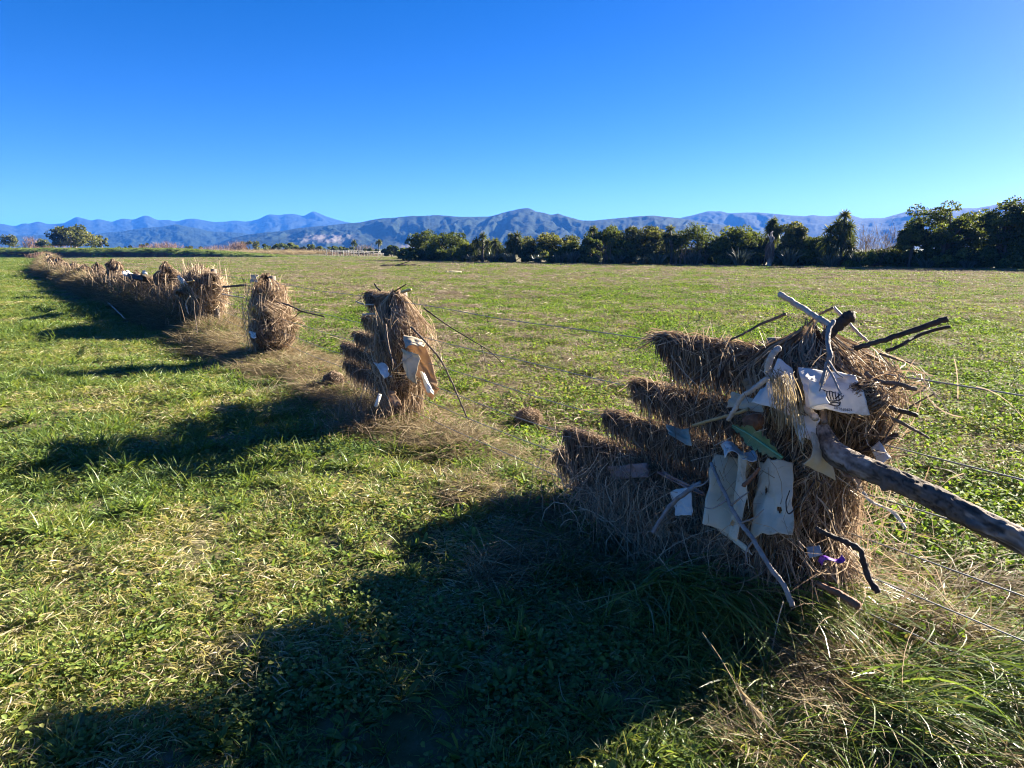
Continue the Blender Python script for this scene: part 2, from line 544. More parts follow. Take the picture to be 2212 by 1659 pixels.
def scar(A, E, X, Y, Z):
    def uv(x, y):
        r = ray(x, y); return math.atan2(r[0], r[1]), r[2] / math.hypot(r[0], r[1])
    n = fbm(A * 260, E * 500, 77, 3)
    a0, e0 = uv(655, 500); a1, e1 = uv(745, 512)
    m = np.exp(-(np.abs((A - (a0 + a1) / 2) / .036) ** 4)) * smooth(uv(0, 524)[1], uv(0, 520)[1], E) * (1 - smooth(uv(0, 503)[1], uv(0, 498)[1], E))
    a2, e2 = uv(885, 533)
    m2 = np.exp(-(((A - a2) / .016) ** 4)) * (1 - smooth(e2, e2 + .006, E))
    a3, _ = uv(1400, 500); _, e3 = uv(1400, 491)
    m3 = np.exp(-(((A - uv(1440, 0)[0]) / .02) ** 4)) * (1 - smooth(e3, e3 + .004, E)) * .7
    return np.clip((m + m2) * smooth(.36, .5, n) * 1.0 + m3 * smooth(.4, .6, n), 0, 1)


mountain_range('mountains', 'farthest blue mountain range with a snowy crest', R1, 3300, 4700, 11, M_FAR, .7, 50, .0004, bare=snow)
mountain_range('mountains', 'long blue range behind the tall shelterbelt trees', R4, 2600, 3700, 41, M_FAR, .7, 46, .0004)
mountain_range('hills', 'dark blue forested foothills below the farthest range', R2, 2300, 2900, 23, M_FOREST, .7, 46, .0006)
mountain_range('hills', 'forested hills with a rounded peak and bare logged slopes', R3, 1500, 2400, 31, M_FOREST, 1.0, 40, .0009, bare=scar)

# the air: fades the far ranges to blue
hz, hnt, hb, hout = new_mat('valley_haze')
hnt.nodes.remove(hb)
pv = hnt.nodes.new('ShaderNodeVolumePrincipled')
pv.inputs['Color'].default_value = (.06, .28, 1.0, 1)
pv.inputs['Density'].default_value = 1.2e-4
pv.inputs['Anisotropy'].default_value = 0.0
hnt.links.new(pv.outputs[0], hout.inputs['Volume'])
hbm = bmesh.new()
bmesh.ops.create_cube(hbm, size=1.0)
hm = bpy.data.meshes.new('haze')
for v in hbm.verts:
    v.co = Vector((v.co.x * 20000, v.co.y * 20000, -4.0 if v.co.z < 0 else 330.0))
hbm.to_mesh(hm); hbm.free()
hm.materials.append(hz)
ho = bpy.data.objects.new('haze', hm)
COL.objects.link(ho)
tag(ho, 'thin blue haze filling the valley', kind='stuff')


# ------------------------------------------------------------------ grass bank across the end of the field
def build_bank():
    rng = np.random.default_rng(5)
    n = 420
    xs = np.linspace(-150, 2, n)
    prof = [(-2.6, 0.0), (-1.9, .10), (-1.5, .16), (-1.35, .52), (-1.0, .70), (-.2, 1.0), (1.5, 1.08), (6, .9), (14, 0.0)]
    V = []
    for x in xs:
        y0 = 131 + 1.2 * math.sin(x * .07) + .0012 * (x + 70) ** 2 * .5
        h = 1.58 * (1 - smooth(-66, -33, x)) + .12 * (fbm(x * .3, 0, 8, 3) - .5)
        for k, (o, z) in enumerate(prof):
            V.append((x, y0 + o + (1.2 * (fbm(x * .5, k * .2, 4, 3) - .5) if 1 < k < 6 else 0), max(z * h, 0) + (.25 * (fbm(x * .8, k * 1.3, 14, 3) - .5) if 1 < k < 7 else 0) * min(1, h) - .03))
    m = len(prof)
    i = np.arange(n - 1)[:, None] * m + np.arange(m - 1)[None, :]
    F = np.stack([i, i + m, i + m + 1, i + 1], -1).reshape(-1, 4)
    mat, nt, bs, out = new_mat('bank_turf')
    geo = nt.nodes.new('ShaderNodeNewGeometry')
    sep = nt.nodes.new('ShaderNodeSeparateXYZ'); nt.links.new(geo.outputs['Normal'], sep.inputs[0])
    nz = nt.nodes.new('ShaderNodeTexNoise'); nz.inputs['Scale'].default_value = 1.2; nz.inputs['Detail'].default_value = 6
    nt.links.new(geo.outputs['Position'], nz.inputs['Vector'])
    add = nt.nodes.new('ShaderNodeMath'); add.operation = 'MULTIPLY_ADD'; nt.links.new(nz.outputs[0], add.inputs[0]); add.inputs[1].default_value = .5; nt.links.new(sep.outputs[2], add.inputs[2])
    r = ramp(nt, [(.75, (.035, .022, .015)), (.95, (.07, .05, .03)), (1.0, (.10, .15, .03))])
    nt.links.new(add.outputs[0], r.inputs[0]); nt.links.new(r.outputs[0], bs.inputs['Base Color']); bs.inputs['Roughness'].default_value = .95
    o = mesh_np('grass_bank', np.array(V), F, mat, smooth_shade=False)
    tag(o, 'low green bank with an eroded dark earth face across the far end', kind='structure')


build_bank()
# ------------------------------------------------------------------ trees
def leaf_faces(C, size, rng, up=0.35, asp=.55, out=None):
    """diamond leaves at centres C; OUT biases normals outward"""
    N = len(C)
    n = rng.normal(size=(N, 3)); n[:, 2] += up
    if out is not None:
        n += out * .9
    n /= np.linalg.norm(n, axis=1, keepdims=True)
    a = np.cross(n, rng.normal(size=(N, 3))); a /= np.linalg.norm(a, axis=1, keepdims=True) + 1e-9
    b = np.cross(n, a)
    s = (size * rng.uniform(.6, 1.3, N))[:, None]
    V = np.stack([C - a * s, C + b * s * asp - n * s * .12, C + a * s, C - b * s * asp - n * s * .12], 1).reshape(-1, 3)
    F = np.arange(N * 4).reshape(N, 4)
    return V, F


BUSH = [(0, (.020, .032, .011)), (.4, (.058, .085, .024)), (.7, (.12, .15, .040)), (1, (.22, .235, .07))]
OLIVE = [(0, (.024, .034, .013)), (.4, (.068, .084, .027)), (.7, (.135, .145, .048)), (1, (.24, .235, .09))]
M_LEAF = strand_mat('dark_bush_leaves', BUSH, .42, .65, .12, tcol=(1.2, 1.1, .5))
M_LEAFY = strand_mat('yellow_green_leaves', [(0, (.02, .035, .008)), (.4, (.06, .085, .018)), (.7, (.11, .14, .03)), (1, (.18, .19, .05))], .42, .65, .12, tcol=(1.2, 1.1, .5))
M_OLIVE = strand_mat('olive_leaves', OLIVE, .42, .65, .12, tcol=(1.2, 1.1, .5))
M_SWORD = strand_mat('cabbage_tree_leaves', [(0, (.022, .032, .012)), (.4, (.055, .078, .025)), (.75, (.12, .14, .05)), (1, (.24, .20, .11))], .36, .55, .2, tcol=(1.2, 1.1, .5))
M_FLAX = strand_mat('flax_blades', [(0, (.030, .042, .030)), (.5, (.065, .085, .058)), (1, (.13, .15, .10))], .15, .35, .5)
M_TRUNK = noise_mat('tree_bark', [(.3, (.05, .04, .032)), (.7, (.13, .105, .085))], 6, 6, .9, .5, 20)
M_PTRUNK = noise_mat('pale_tree_bark', [(.3, (.22, .20, .175)), (.7, (.42, .38, .34))], 3, 5, .8, .3, 10)
M_TWIG = strand_mat('bare_twigs', [(0, (.085, .060, .048)), (.5, (.17, .125, .095)), (1, (.30, .235, .18))], .1, .7)
M_TWIGR = strand_mat('reddish_bare_twigs', [(0, (.12, .065, .045)), (.5, (.22, .135, .095)), (1, (.34, .235, .18))], .1, .7)


def pix_tree(x, ytop, ybase, dist=None):
    """base point and height of a tree from its outline; DIST sets the distance when the base is hidden"""
    if dist is None:
        b = on_ground(x, ybase)
    else:
        b = at_depth(x, ybase, dist); b[2] = 0
    top = at_depth(x, ytop, b[1])
    return b, top[2], b[1] / (FPX / SP)


def crown_lobes(rng, w, d, h, z0, n, rl, full=.75):
    C = []
    while len(C) < n:
        p = rng.uniform(-1, 1, 3)
        s = abs(p[0]) ** 2.8 + abs(p[1]) ** 2.8 + (p[2] ** 2.4 if p[2] > 0 else abs(p[2] * .8) ** 6 if full >= 1 else abs(p[2] * full) ** 2.8)
        if s > 1 or s < .12: continue
        C.append(p)
    C = np.array(C)
    L = C * np.array([w / 2 - rl * .45, d / 2 - rl * .45, h / 2 - rl * .6]) + np.array([0, 0, z0 + h / 2])
    return L


def lobed_leaves(rng, L, rl, per, size, squash=.8):
    VS, FS, TS, n = [], [], [], 0
    for c in L:
        r = rl * rng.uniform(.7, 1.25)
        v = rng.normal(size=(per, 3)); v /= np.linalg.norm(v, axis=1, keepdims=True)
        v[:, 2] = np.where(v[:, 2] < -.3, v[:, 2] * .5, v[:, 2])
        P = c + v * (r * rng.uniform(.55, 1.08, per) ** .7)[:, None] * np.array([1, 1, squash])
        V, F = leaf_faces(P, np.full(per, size), rng, out=v)
        t = np.clip(rng.beta(2, 2.2) * .7 + rng.normal(0, .16, per) + .12, 0, 1)
        VS.append(V); FS.append(F + n); TS.append(np.repeat(t, 4)); n += len(V)
    return np.concatenate(VS), np.concatenate(FS), np.concatenate(TS)


def limbs(rng, L, z_fork, r0, lean=.0, maxn=9, spread=.0, base=(0, 0)):
    """trunk and limbs reaching into the lobes"""
    out = []
    top = np.array([base[0] + lean, base[1], z_fork])
    out.append(tube(catmull([(base[0], base[1], -.15), (base[0] + lean * .4, base[1], z_fork * .5), top], 4), np.linspace(r0, r0 * .7, 9), 7, rng, .06))
    sel = rng.permutation(len(L))[:maxn]
    for k in sel:
        m = (top + L[k]) / 2 + rng.normal(0, .12, 3) * np.linalg.norm(L[k] - top) * .6
        out.append(tube(catmull([top - (0, 0, .1), m, L[k]], 4), np.linspace(r0 * .55, r0 * .10, 9), 5, rng, .05))
    return out


def broadleaf(label, x, ytop, width, ybase, seed, mat=None, dist=None, leaf=.115, nl=34, per=250, rl=None, z0=.0, group='trees of the shelterbelt', depth=None, trunk_mat=None, cat='tree', stems=1, name='broadleaf_tree', maxn=9):
    rng = np.random.default_rng(seed)
    b, h, mpp = pix_tree(x, ytop, ybase, dist)
    w = width * mpp * (1.16 if z0 < .12 else 1.08)
    d = depth or w * .8
    root = empty(name, (b[0], b[1], 0), label, cat, group)
    rl = rl or min(w, h) * .20
    nl = int(nl * 1.3) if leaf < .2 else nl
    L = crown_lobes(rng, w, d, h - z0 * h, z0 * h, nl, rl, .75 if z0 > .1 else 1.0)
    V, F, T = lobed_leaves(rng, L, rl, per, leaf)
    if z0 < .12: V[:, 2] = V[:, 2] * 1.07 - .07 * h * .9
    V[:, 2] = np.maximum(V[:, 2], .0 + .1 * rng.uniform(0, 1, len(V)))
    mesh_np('crown', V, F, mat or M_LEAF, root, {'tint': T})
    tb = []
    for k in range(stems):
        off = (0, 0) if stems == 1 else tuple(rng.normal(0, w * .09, 2))
        tb += limbs(rng, L, max(.35, h * (z0 + .18)), .035 * h + .02, rng.normal(0, .1) * h * .3, maxn, base=off)
    tubes_obj('trunk', tb, trunk_mat or M_TRUNK, root)
    return root


def sword_head(rng, c, n, ln, wid, droop=.55, bias=.35):
    d = rng.normal(size=(n, 3)); d /= np.linalg.norm(d, axis=1, keepdims=True)
    d[:, 2] = d[:, 2] * .9 + bias
    d /= np.linalg.norm(d, axis=1, keepdims=True)
    l = ln * rng.uniform(.65, 1.1, n)
    t = np.linspace(0.04, 1, 5)
    P = c + d[:, None, :] * (l[:, None] * t[None, :])[..., None]
    P[..., 2] -= droop * (l[:, None] * (t[None, :] ** 2.2)) * (1 - np.clip(d[:, 2:3], 0, 1) * .75)
    W = wid * np.array([.7, 1, 1, .8, .12])[None, :] * np.ones((n, 1))
    V, F = ribbons(P, W, rng)
    T = np.clip(np.repeat(rng.beta(2, 2.5, n) + .1 * d[:, 2], 10), 0, 1)
    return V, F, T


def cabbage_tree(label, heads, ybase, seed, dist=None, ln=.75, n=130, wid=.06, group='trees of the shelterbelt', skirt=0, droop=.55):
    """HEADS: list of (x, y) picture centres of its leaf heads"""
    rng = np.random.default_rng(seed)
    x0 = float(np.mean([h[0] for h in heads]))
    b = on_ground(x0, ybase) if dist is None else at_depth(x0, ybase, dist)
    b[2] = 0
    root = empty('cabbage_tree', b, label, 'cabbage tree', group)
    parts, tb = [], []
    fork = None
    for i, (hx, hy) in enumerate(heads):
        c = at_depth(hx, hy, b[1]) - b
        c[1] += rng.normal(0, .35) if len(heads) > 1 else 0
        parts.append(sword_head(rng, c, n, ln * rng.uniform(.85, 1.15), wid, droop))
        if skirt:
            parts.append(sword_head(rng, c - (0, 0, .35), skirt, ln * 1.0, wid, 1.3, -.5))
        if fork is None:
            fork = np.array([0, 0, max(.4, c[2] * .5)])
            tb.append(tube([(0, 0, -.15), (0, 0, fork[2] * .5), fork], [.16, .13, .11], 7, rng, .06))
        tb.append(tube(catmull([fork, (fork * .4 + c * .6) + rng.normal(0, .06, 3), c], 3), np.linspace(.10, .06, 7), 6, rng, .05))
    V, F, T = merge(parts)
    V[:, 2] = np.maximum(V[:, 2], .03)
    mesh_np('crown', V, F, M_SWORD, root, {'tint': T})
    tubes_obj('trunk', tb, M_TRUNK, root)
    return root


def flax(label, x, ybase, h_px, seed, n=90, dist=None, spread=.55, group='flax bushes at the foot of the shelterbelt'):
    rng = np.random.default_rng(seed)
    b = on_ground(x, ybase); b[2] = 0
    h = h_px * b[1] / (FPX / SP)
    az = rng.uniform(0, 2 * np.pi, n)
    tl = rng.uniform(.05, spread, n)
    l = h * rng.uniform(.7, 1.15, n)
    t = np.linspace(0, 1, 6)
    d = np.stack([np.cos(az) * np.sin(tl), np.sin(az) * np.sin(tl), np.cos(tl)], -1)
    start = np.stack([np.cos(az), np.sin(az), 0 * az], -1) * rng.uniform(0, .3, n)[:, None]
    P = start[:, None] + d[:, None] * (l[:, None] * t)[..., None]
    bend = rng.uniform(.05, .45, n)
    P[..., :2] += (d[:, None, :2] / (np.linalg.norm(d[:, None, :2], axis=2, keepdims=True) + 1e-6)) * (bend[:, None] * l[:, None] * t ** 3 * .7)[..., None]
    P[..., 2] -= bend[:, None] * l[:, None] * t ** 3 * .6
    W = .075 * np.array([.8, 1, 1, .9, .6, .1])[None] * rng.uniform(.7, 1.2, (n, 1))
    V, F = ribbons(P, W, rng)
    T = np.repeat(rng.beta(2, 2, n), 12)
    V[:, 2] = np.maximum(V[:, 2], .0)
    o = mesh_np('flax_bush', V, F, M_FLAX, None, {'tint': T})
    o.location = tuple(b)
    return tag(o, label, 'flax bush', group)


def bare_shrub(label, x, ytop, width, ybase, seed, n=120, mat=None, dist=None, twigs=5, r=.02, group=None, fine=1.0, cat='bare shrub'):
    rng = np.random.default_rng(seed)
    b, h, mpp = pix_tree(x, ytop, ybase, dist)
    w = width * mpp
    root = empty('bare_shrub', (b[0], b[1], 0), label, cat, group)
    P, W = [], []
    K = 6
    t = np.linspace(0, 1, K)
    for i in range(n):
        x0, y0 = rng.uniform(-.42, .42) * w, rng.uniform(-.3, .3) * w
        q = 1 - (abs(x0) / (w * .5)) ** 2 * .45
        l = h * rng.uniform(.65, 1.02) * q
        ln = rng.normal(0, .20, 2)
        p = np.stack([x0 + ln[0] * l * t + rng.normal(0, .02, K) * l, y0 + ln[1] * l * t, l * t], -1)
        P.append(p); W.append(r * 2 * np.linspace(1, .3, K) * rng.uniform(.5, 1.2))
        for k in range(twigs):
            j = rng.integers(1, K - 1); tt = rng.uniform(.3, .95)
            st = p[j]
            dv = np.array([rng.normal(0, .5), rng.normal(0, .5), rng.uniform(.5, 1.2)])
            sl = l * rng.uniform(.12, .35)
            P.append(st + dv * (sl * t)[:, None] + rng.normal(0, .015, (K, 3)) * l)
            W.append(r * 1.1 * np.linspace(1, .3, K) * fine)
    V, F = ribbons(np.array(P), np.array(W), rng)
    V[:, 2] = np.maximum(V[:, 2], 0)
    T = np.repeat(rng.beta(2, 2, len(P)), K * 2)
    mesh_np('branches', V, F, mat or M_TWIG, root, {'tint': T})
    return root


def base_y(x):
    return 566.0 + (x - 900) * (583 - 566.0) / 1300


# --- the shelterbelt along the right of the field
broadleaf('dark rounded bush at the open end of the shelterbelt beside the vine rows', 918, 500, 66, base_y(918) - 2, 101, nl=34)
broadleaf('broad dark green bush between the end bush and the first cabbage trees', 972, 499, 84, base_y(970) - 2, 102, M_LEAFY, nl=38)
cabbage_tree('leafy cabbage tree with a single tall head above the dark bushes', [(1043, 510), (1030, 522), (1055, 525)], base_y(1043), 103, skirt=40)
broadleaf('dark low bush below the cabbage trees at the belt middle', 1040, 517, 90, base_y(1030) - 1, 104, nl=34)
cabbage_tree('short cabbage tree with pale drooping dead leaves', [(1069, 522), (1078, 532)], base_y(1069), 105, ln=.65, skirt=70)
cabbage_tree('cabbage tree with a wide twin head and hanging skirt', [(1104, 510), (1118, 509), (1110, 522), (1098, 528), (1124, 524)], base_y(1110), 106, skirt=50)
broadleaf('wide rounded olive green bush just before the gap in the belt', 1190, 503, 120, base_y(1190) - 2, 107, M_OLIVE, nl=46, rl=.75)
broadleaf('low sloping bush on the edge of the sky gap', 1232, 522, 50, base_y(1232) - 1, 108, M_LEAFY, nl=22)
cabbage_tree('slim cabbage tree with one dark head right after the gap', [(1281, 496)], base_y(1281) - 1, 109, ln=.7, n=170)
broadleaf('dark upright bush below the slim cabbage tree', 1276, 512, 40, base_y(1276), 110, nl=26)
broadleaf('feathery bright topped bush behind bare grey twigs', 1306, 486, 66, base_y(1306) - 2, 111, M_LEAFY, nl=34)
bare_shrub('patch of bare grey twigs in front of the bright topped bush', 1318, 520, 46, base_y(1318) + .3, 112, 60, r=.02, group='bare shrubs of the shelterbelt')
broadleaf('big round crowned bush with a smooth dome in mid belt', 1388, 486, 94, base_y(1388) - 1, 113, M_OLIVE, nl=48, rl=.8)
broadleaf('low dark bush filling the belt under the domed crown', 1345, 515, 60, base_y(1345), 114, nl=28)
cabbage_tree('drooping cabbage tree between the domed bush and the yellowish tree', [(1450, 496), (1440, 512), (1458, 514)], base_y(1450), 115, skirt=60)
broadleaf('yellowish green tree with an airy pale crown', 1490, 482, 74, base_y(1490) - 1, 116, M_LEAFY, nl=40, per=130)
bare_shrub('tangle of bare grey twigs under the yellowish tree', 1490, 528, 80, base_y(1490) + .3, 117, 70, r=.018, group='bare shrubs of the shelterbelt')
broadleaf('tall dark bush with several knobbly tops', 1585, 486, 106, base_y(1585) - 1, 118, nl=48, rl=.75)
cabbage_tree('cabbage tree with a spiky round head beside the dead trunk', [(1667, 482), (1660, 494), (1676, 496)], base_y(1667) - 1, 119, n=170, skirt=30)
broadleaf('dense bush with pale glinting leaves right of the spiky head', 1708, 479, 60, base_y(1708) - 1, 120, M_OLIVE, nl=38)
broadleaf('low dark bush between the dead trunk and the broad spiky tree', 1756, 503, 62, base_y(1756) - 1, 121, M_LEAFY, nl=28)
broadleaf('dark filler bush behind the dead cabbage tree', 1650, 505, 80, base_y(1650) - 2, 122, nl=34)
cabbage_tree('broad cone shaped cabbage tree with many heads down to the ground', [(1820, 466), (1812, 484), (1830, 490), (1796, 500), (1814, 505), (1838, 512), (1788, 520), (1808, 526), (1832, 532), (1800, 545)], base_y(1815), 123, ln=.85, n=120, skirt=45)
bare_shrub('tall thicket of bare upright branches showing the sky', 1892, 478, 104, base_y(1892) - 1, 124, 110, r=.022, group='bare shrubs of the shelterbelt', twigs=6)
broadleaf('low green undergrowth bush beneath the bare thicket', 1890, 545, 120, base_y(1890), 125, M_LEAFY, nl=32, rl=.45)
broadleaf('tall open crowned tree with dark limbs showing through', 2022, 432, 150, base_y(2022) - 1, 126, nl=40, per=190, rl=.72, z0=.20, stems=3, maxn=14, leaf=.12)
broadleaf('lower dark side branch tree leaning out left of the tall open tree', 1962, 474, 56, base_y(1962), 127, nl=20, per=150, rl=.5, z0=.35, maxn=10)
broadleaf('tall tree with gappy sunlit crown at the belt end', 2155, 426, 92, base_y(2155) - 1, 128, nl=34, per=190, rl=.68, z0=.18, stems=3, maxn=14, leaf=.12)
broadleaf('bright leafed tree at the very edge of the belt', 2215, 446, 90, base_y(2215) - 1, 129, M_LEAFY, nl=38, per=170, rl=.65, z0=.15, stems=2)
broadleaf('dense dark tree filling the space between the two tall trees', 2094, 458, 92, base_y(2094) - 2, 133, nl=38, rl=.68)
broadleaf('dark tree beyond the belt end, partly out of the picture', 2300, 430, 130, base_y(2300) - 1, 130, nl=40, per=170, rl=.7, z0=.15, stems=2)
broadleaf('low shrubbery under the tall open tree', 2060, 538, 150, base_y(2060) - .5, 131, nl=34, rl=.5)
broadleaf('low dark shrub beneath the gappy sunlit tree', 2180, 535, 120, base_y(2180) - .5, 132, nl=30, rl=.5)

UNDER = [(918, 'end bush'), (972, 'broad dark green bush'), (1043, 'single headed cabbage tree'), (1110, 'twin headed cabbage tree'), (1190, 'wide olive bush'), (1281, 'slim cabbage tree'),
         (1345, 'bare grey twigs'), (1388, 'domed bush'), (1450, 'drooping cabbage tree'), (1500, 'yellowish tree'), (1585, 'knobbly topped bush'), (1661, 'dead cabbage tree'), (1708, 'pale glinting bush'),
         (1815, 'broad spiky cabbage tree'), (1892, 'bare thicket'), (1962, 'leaning side tree'), (2022, 'tall open tree'), (2155, 'gappy sunlit tree'), (2215, 'bright leafed edge tree')]


def under_label(x):
    ux, nm = min(UNDER, key=lambda q: abs(q[0] - x))
    side = 'just left of' if x < ux - 12 else ('just right of' if x > ux + 12 else 'right at the foot of')
    return 'low dark understorey shrub ' + side + ' the ' + nm


for k in range(22):
    x = 925 + k * 60 + (k * 37 % 23) - 11
    broadleaf(under_label(x), x, base_y(x) - 30 - (k * 7 % 15), 90, base_y(x) - 1.2, 1400 + k, nl=24, per=170, rl=.5, maxn=3, cat='shrub', name='understorey_shrub', group='understorey shrubs of the shelterbelt', leaf=.125)

# dead cabbage tree: bare stub with a skirt of dead leaves
def dead_cabbage():
    rng = np.random.default_rng(140)
    b = on_ground(1661, base_y(1661) + 1); b[2] = 0
    mpp = b[1] / (FPX / SP)
    root = empty('dead_cabbage_tree', b, 'dead grey cabbage tree trunk with a shaggy skirt and bare upright stubs', 'dead tree')
    h = 52 * mpp
    tb = [tube(catmull([(0, 0, -.1), (.05, 0, h * .45), (0, 0, h)], 4), np.linspace(.22, .17, 9), 8, rng, .08)]
    for k in range(7):
        a = rng.uniform(-.6, .6)
        tb.append(tube(catmull([(0, 0, h * .95), (a * .35, rng.normal(0, .2), h + .3), (a * .9, rng.normal(0, .3), h + rng.uniform(.6, 1.0))], 3), np.linspace(.07, .03, 7), 6, rng, .06))
    tubes_obj('trunk', tb, M_PTRUNK, root)
    n = 220
    az = rng.uniform(0, 2 * np.pi, n); z0 = rng.uniform(h * .55, h * 1.05, n); l = rng.uniform(.4, .9, n)
    t = np.linspace(0, 1, 4)
    rr = .16 + np.array([0, .16, .22, .22])[None] * rng.uniform(.5, 1.3, (n, 1))
    P = np.stack([np.cos(az)[:, None] * rr, np.sin(az)[:, None] * rr, z0[:, None] - l[:, None] * t], -1)
    V, F = ribbons(P, np.full((n, 4), .05), rng)
    mesh_np('dead_leaf_skirt', V, F, M_TWIG, root, {'tint': np.repeat(rng.beta(2, 2, n), 8)})


dead_cabbage()

for k, (x, hp, lab) in enumerate([
        (1015, 20, 'small flax clump at the foot of the first cabbage tree'),
        (1065, 25, 'grey flax clump below the short cabbage tree'),
        (1100, 26, 'flax clump under the twin headed cabbage tree'),
        (1160, 22, 'low flax clump before the wide olive bush'),
        (1208, 24, 'flax clump under the right half of the olive bush'),
        (1236, 32, 'tall grey flax clump at the foot of the sloping bush'),
        (1335, 26, 'flax clump by the bare grey twigs'),
        (1385, 22, 'short flax clump under the domed bush'),
        (1420, 28, 'flax clump right of the domed bush foot'),
        (1500, 28, 'broad flax clump below the yellowish tree'),
        (1597, 42, 'large spreading flax clump below the knobbly dark bush'),
        (1703, 42, 'large flax clump right of the dead cabbage tree'),
        (1795, 32, 'flax clump at the foot of the broad spiky tree'),
        (1850, 36, 'tall flax clump between the spiky tree and the bare thicket'),
        (2000, 26, 'dark flax clump below the tall open tree'),
        (2090, 24, 'dark flax clump between the two tall trees')]):
    flax(lab, x, base_y(x) + .8, hp, 200 + k, n=110)

# --- far trees and shrubs beyond the bank and field end
FG = 'far trees beyond the bank'
broadleaf('large spreading tree with pale trunks standing alone beyond the bank', 158, 485, 84, 534, 301, M_OLIVE, dist=190, leaf=.34, nl=36, per=110, z0=.22, group=FG, trunk_mat=M_PTRUNK, stems=4, maxn=6)
broadleaf('thin pale trunked tree at the far left beyond the bank', 20, 504, 30, 535, 302, M_OLIVE, dist=230, leaf=.32, nl=18, per=60, z0=.3, group=FG, trunk_mat=M_PTRUNK)
bare_shrub('brown bare tree left of the large spreading tree', 68, 510, 36, 535, 303, 120, M_TWIGR, 230, 5, .06, FG, cat='bare tree')
broadleaf('small grey green tree touching the left side of the large tree', 101, 513, 34, 535, 304, M_OLIVE, dist=215, leaf=.3, nl=18, per=60, z0=.1, group=FG)
broadleaf('small wispy tree with a pale bent trunk right of the large tree', 222, 507, 24, 535, 305, M_OLIVE, dist=200, leaf=.3, nl=12, per=40, z0=.35, group=FG, trunk_mat=M_PTRUNK)
broadleaf('low dark bush right beside the wispy pale trunked tree', 208, 522, 22, 535, 306, M_OLIVE, dist=205, leaf=.3, nl=12, per=60, group=FG, cat='bush')
bare_shrub('reddish bare willow mound beyond the bank', 358, 520, 74, 537, 307, 260, M_TWIGR, 235, 6, .05, FG)
bare_shrub('low reddish shrub strip left of the willow mound', 312, 528, 40, 537, 308, 120, M_TWIGR, 235, 6, .05, FG)
broadleaf('small dark far bush left of the willow mound', 312, 524, 18, 537, 309, M_OLIVE, dist=238, leaf=.3, nl=10, per=60, group=FG, cat='bush')
bare_shrub('low brown thicket below the large spreading tree', 120, 530, 160, 538, 310, 320, M_TWIGR, 180, 5, .04, FG)
bare_shrub('brown thicket at the far left end of the bank', -10, 531, 130, 540, 311, 260, M_TWIGR, 175, 5, .04, FG)
broadleaf('low far hedge bush right of the willow mound', 415, 530, 46, 537, 312, M_OLIVE, dist=250, leaf=.3, nl=16, per=60, group=FG, cat='bush')
broadleaf('long low hedge bush centred behind the bank', 262, 531, 70, 537, 313, M_OLIVE, dist=250, leaf=.3, nl=18, per=60, group=FG, cat='bush')
bare_shrub('pinkish grey leafless tree beside the dark round bush', 516, 519, 40, 540, 314, 200, M_TWIGR, 240, 6, .05, FG, cat='bare tree')
broadleaf('dark round bush beside the pinkish leafless tree', 540, 518, 34, 540, 315, M_OLIVE, dist=245, leaf=.3, nl=20, per=80, group=FG)
bare_shrub('pale brown scrub below the pinkish leafless tree', 470, 528, 90, 541, 316, 240, M_TWIGR, 225, 5, .04, FG)
broadleaf('long bright topped bush row behind the pale scrub', 605, 524, 74, 545, 317, M_LEAF, dist=210, leaf=.3, nl=30, per=90, group=FG)
broadleaf('dark flat bush left of the vine rows', 668, 528, 48, 548, 318, M_LEAF, dist=205, leaf=.3, nl=24, per=90, group=FG)
broadleaf('dark low bush above the first vine posts', 718, 532, 46, 548, 319, M_LEAF, dist=215, leaf=.3, nl=22, per=80, group=FG)
broadleaf('low bush above the middle of the vine rows', 752, 534, 40, 548, 320, M_LEAF, dist=225, leaf=.3, nl=18, per=80, group=FG)
cabbage_tree('tiny far cabbage tree above the vine rows', [(765, 525)], 548, 321, dist=210, ln=1.2, wid=.2, n=90, group=FG)
bare_shrub('bare grey scrub behind the far cabbage tree', 785, 527, 60, 548, 322, 180, M_TWIG, 230, 5, .05, FG)
cabbage_tree('taller far cabbage tree near the shelterbelt end', [(819, 523)], 550, 323, dist=180, ln=1.1, wid=.18, n=90, group=FG)
broadleaf('low dark bush right of the taller far cabbage tree', 846, 530, 34, 552, 324, M_LEAF, dist=150, leaf=.24, nl=22, per=90, group=FG)
broadleaf('rounded bush near the end of the shelterbelt', 882, 533, 40, 560, 325, M_LEAF, dist=110, leaf=.2, nl=24, per=100, group=FG)
bare_shrub('strip of pale bare scrub behind the vine rows', 680, 537, 120, 548, 326, 260, M_TWIG, 200, 4, .03, FG)
broadleaf('low bush between the far cabbage trees', 796, 536, 40, 550, 327, M_LEAF, dist=190, leaf=.26, nl=18, per=80, group=FG, cat='bush')

# --- vine rows: pale posts and wires with dark canes
M_VPOST = noise_mat('pale_vine_post', [(.3, (.26, .245, .22)), (.7, (.40, .38, .35))], 2, 3, .8, 0)


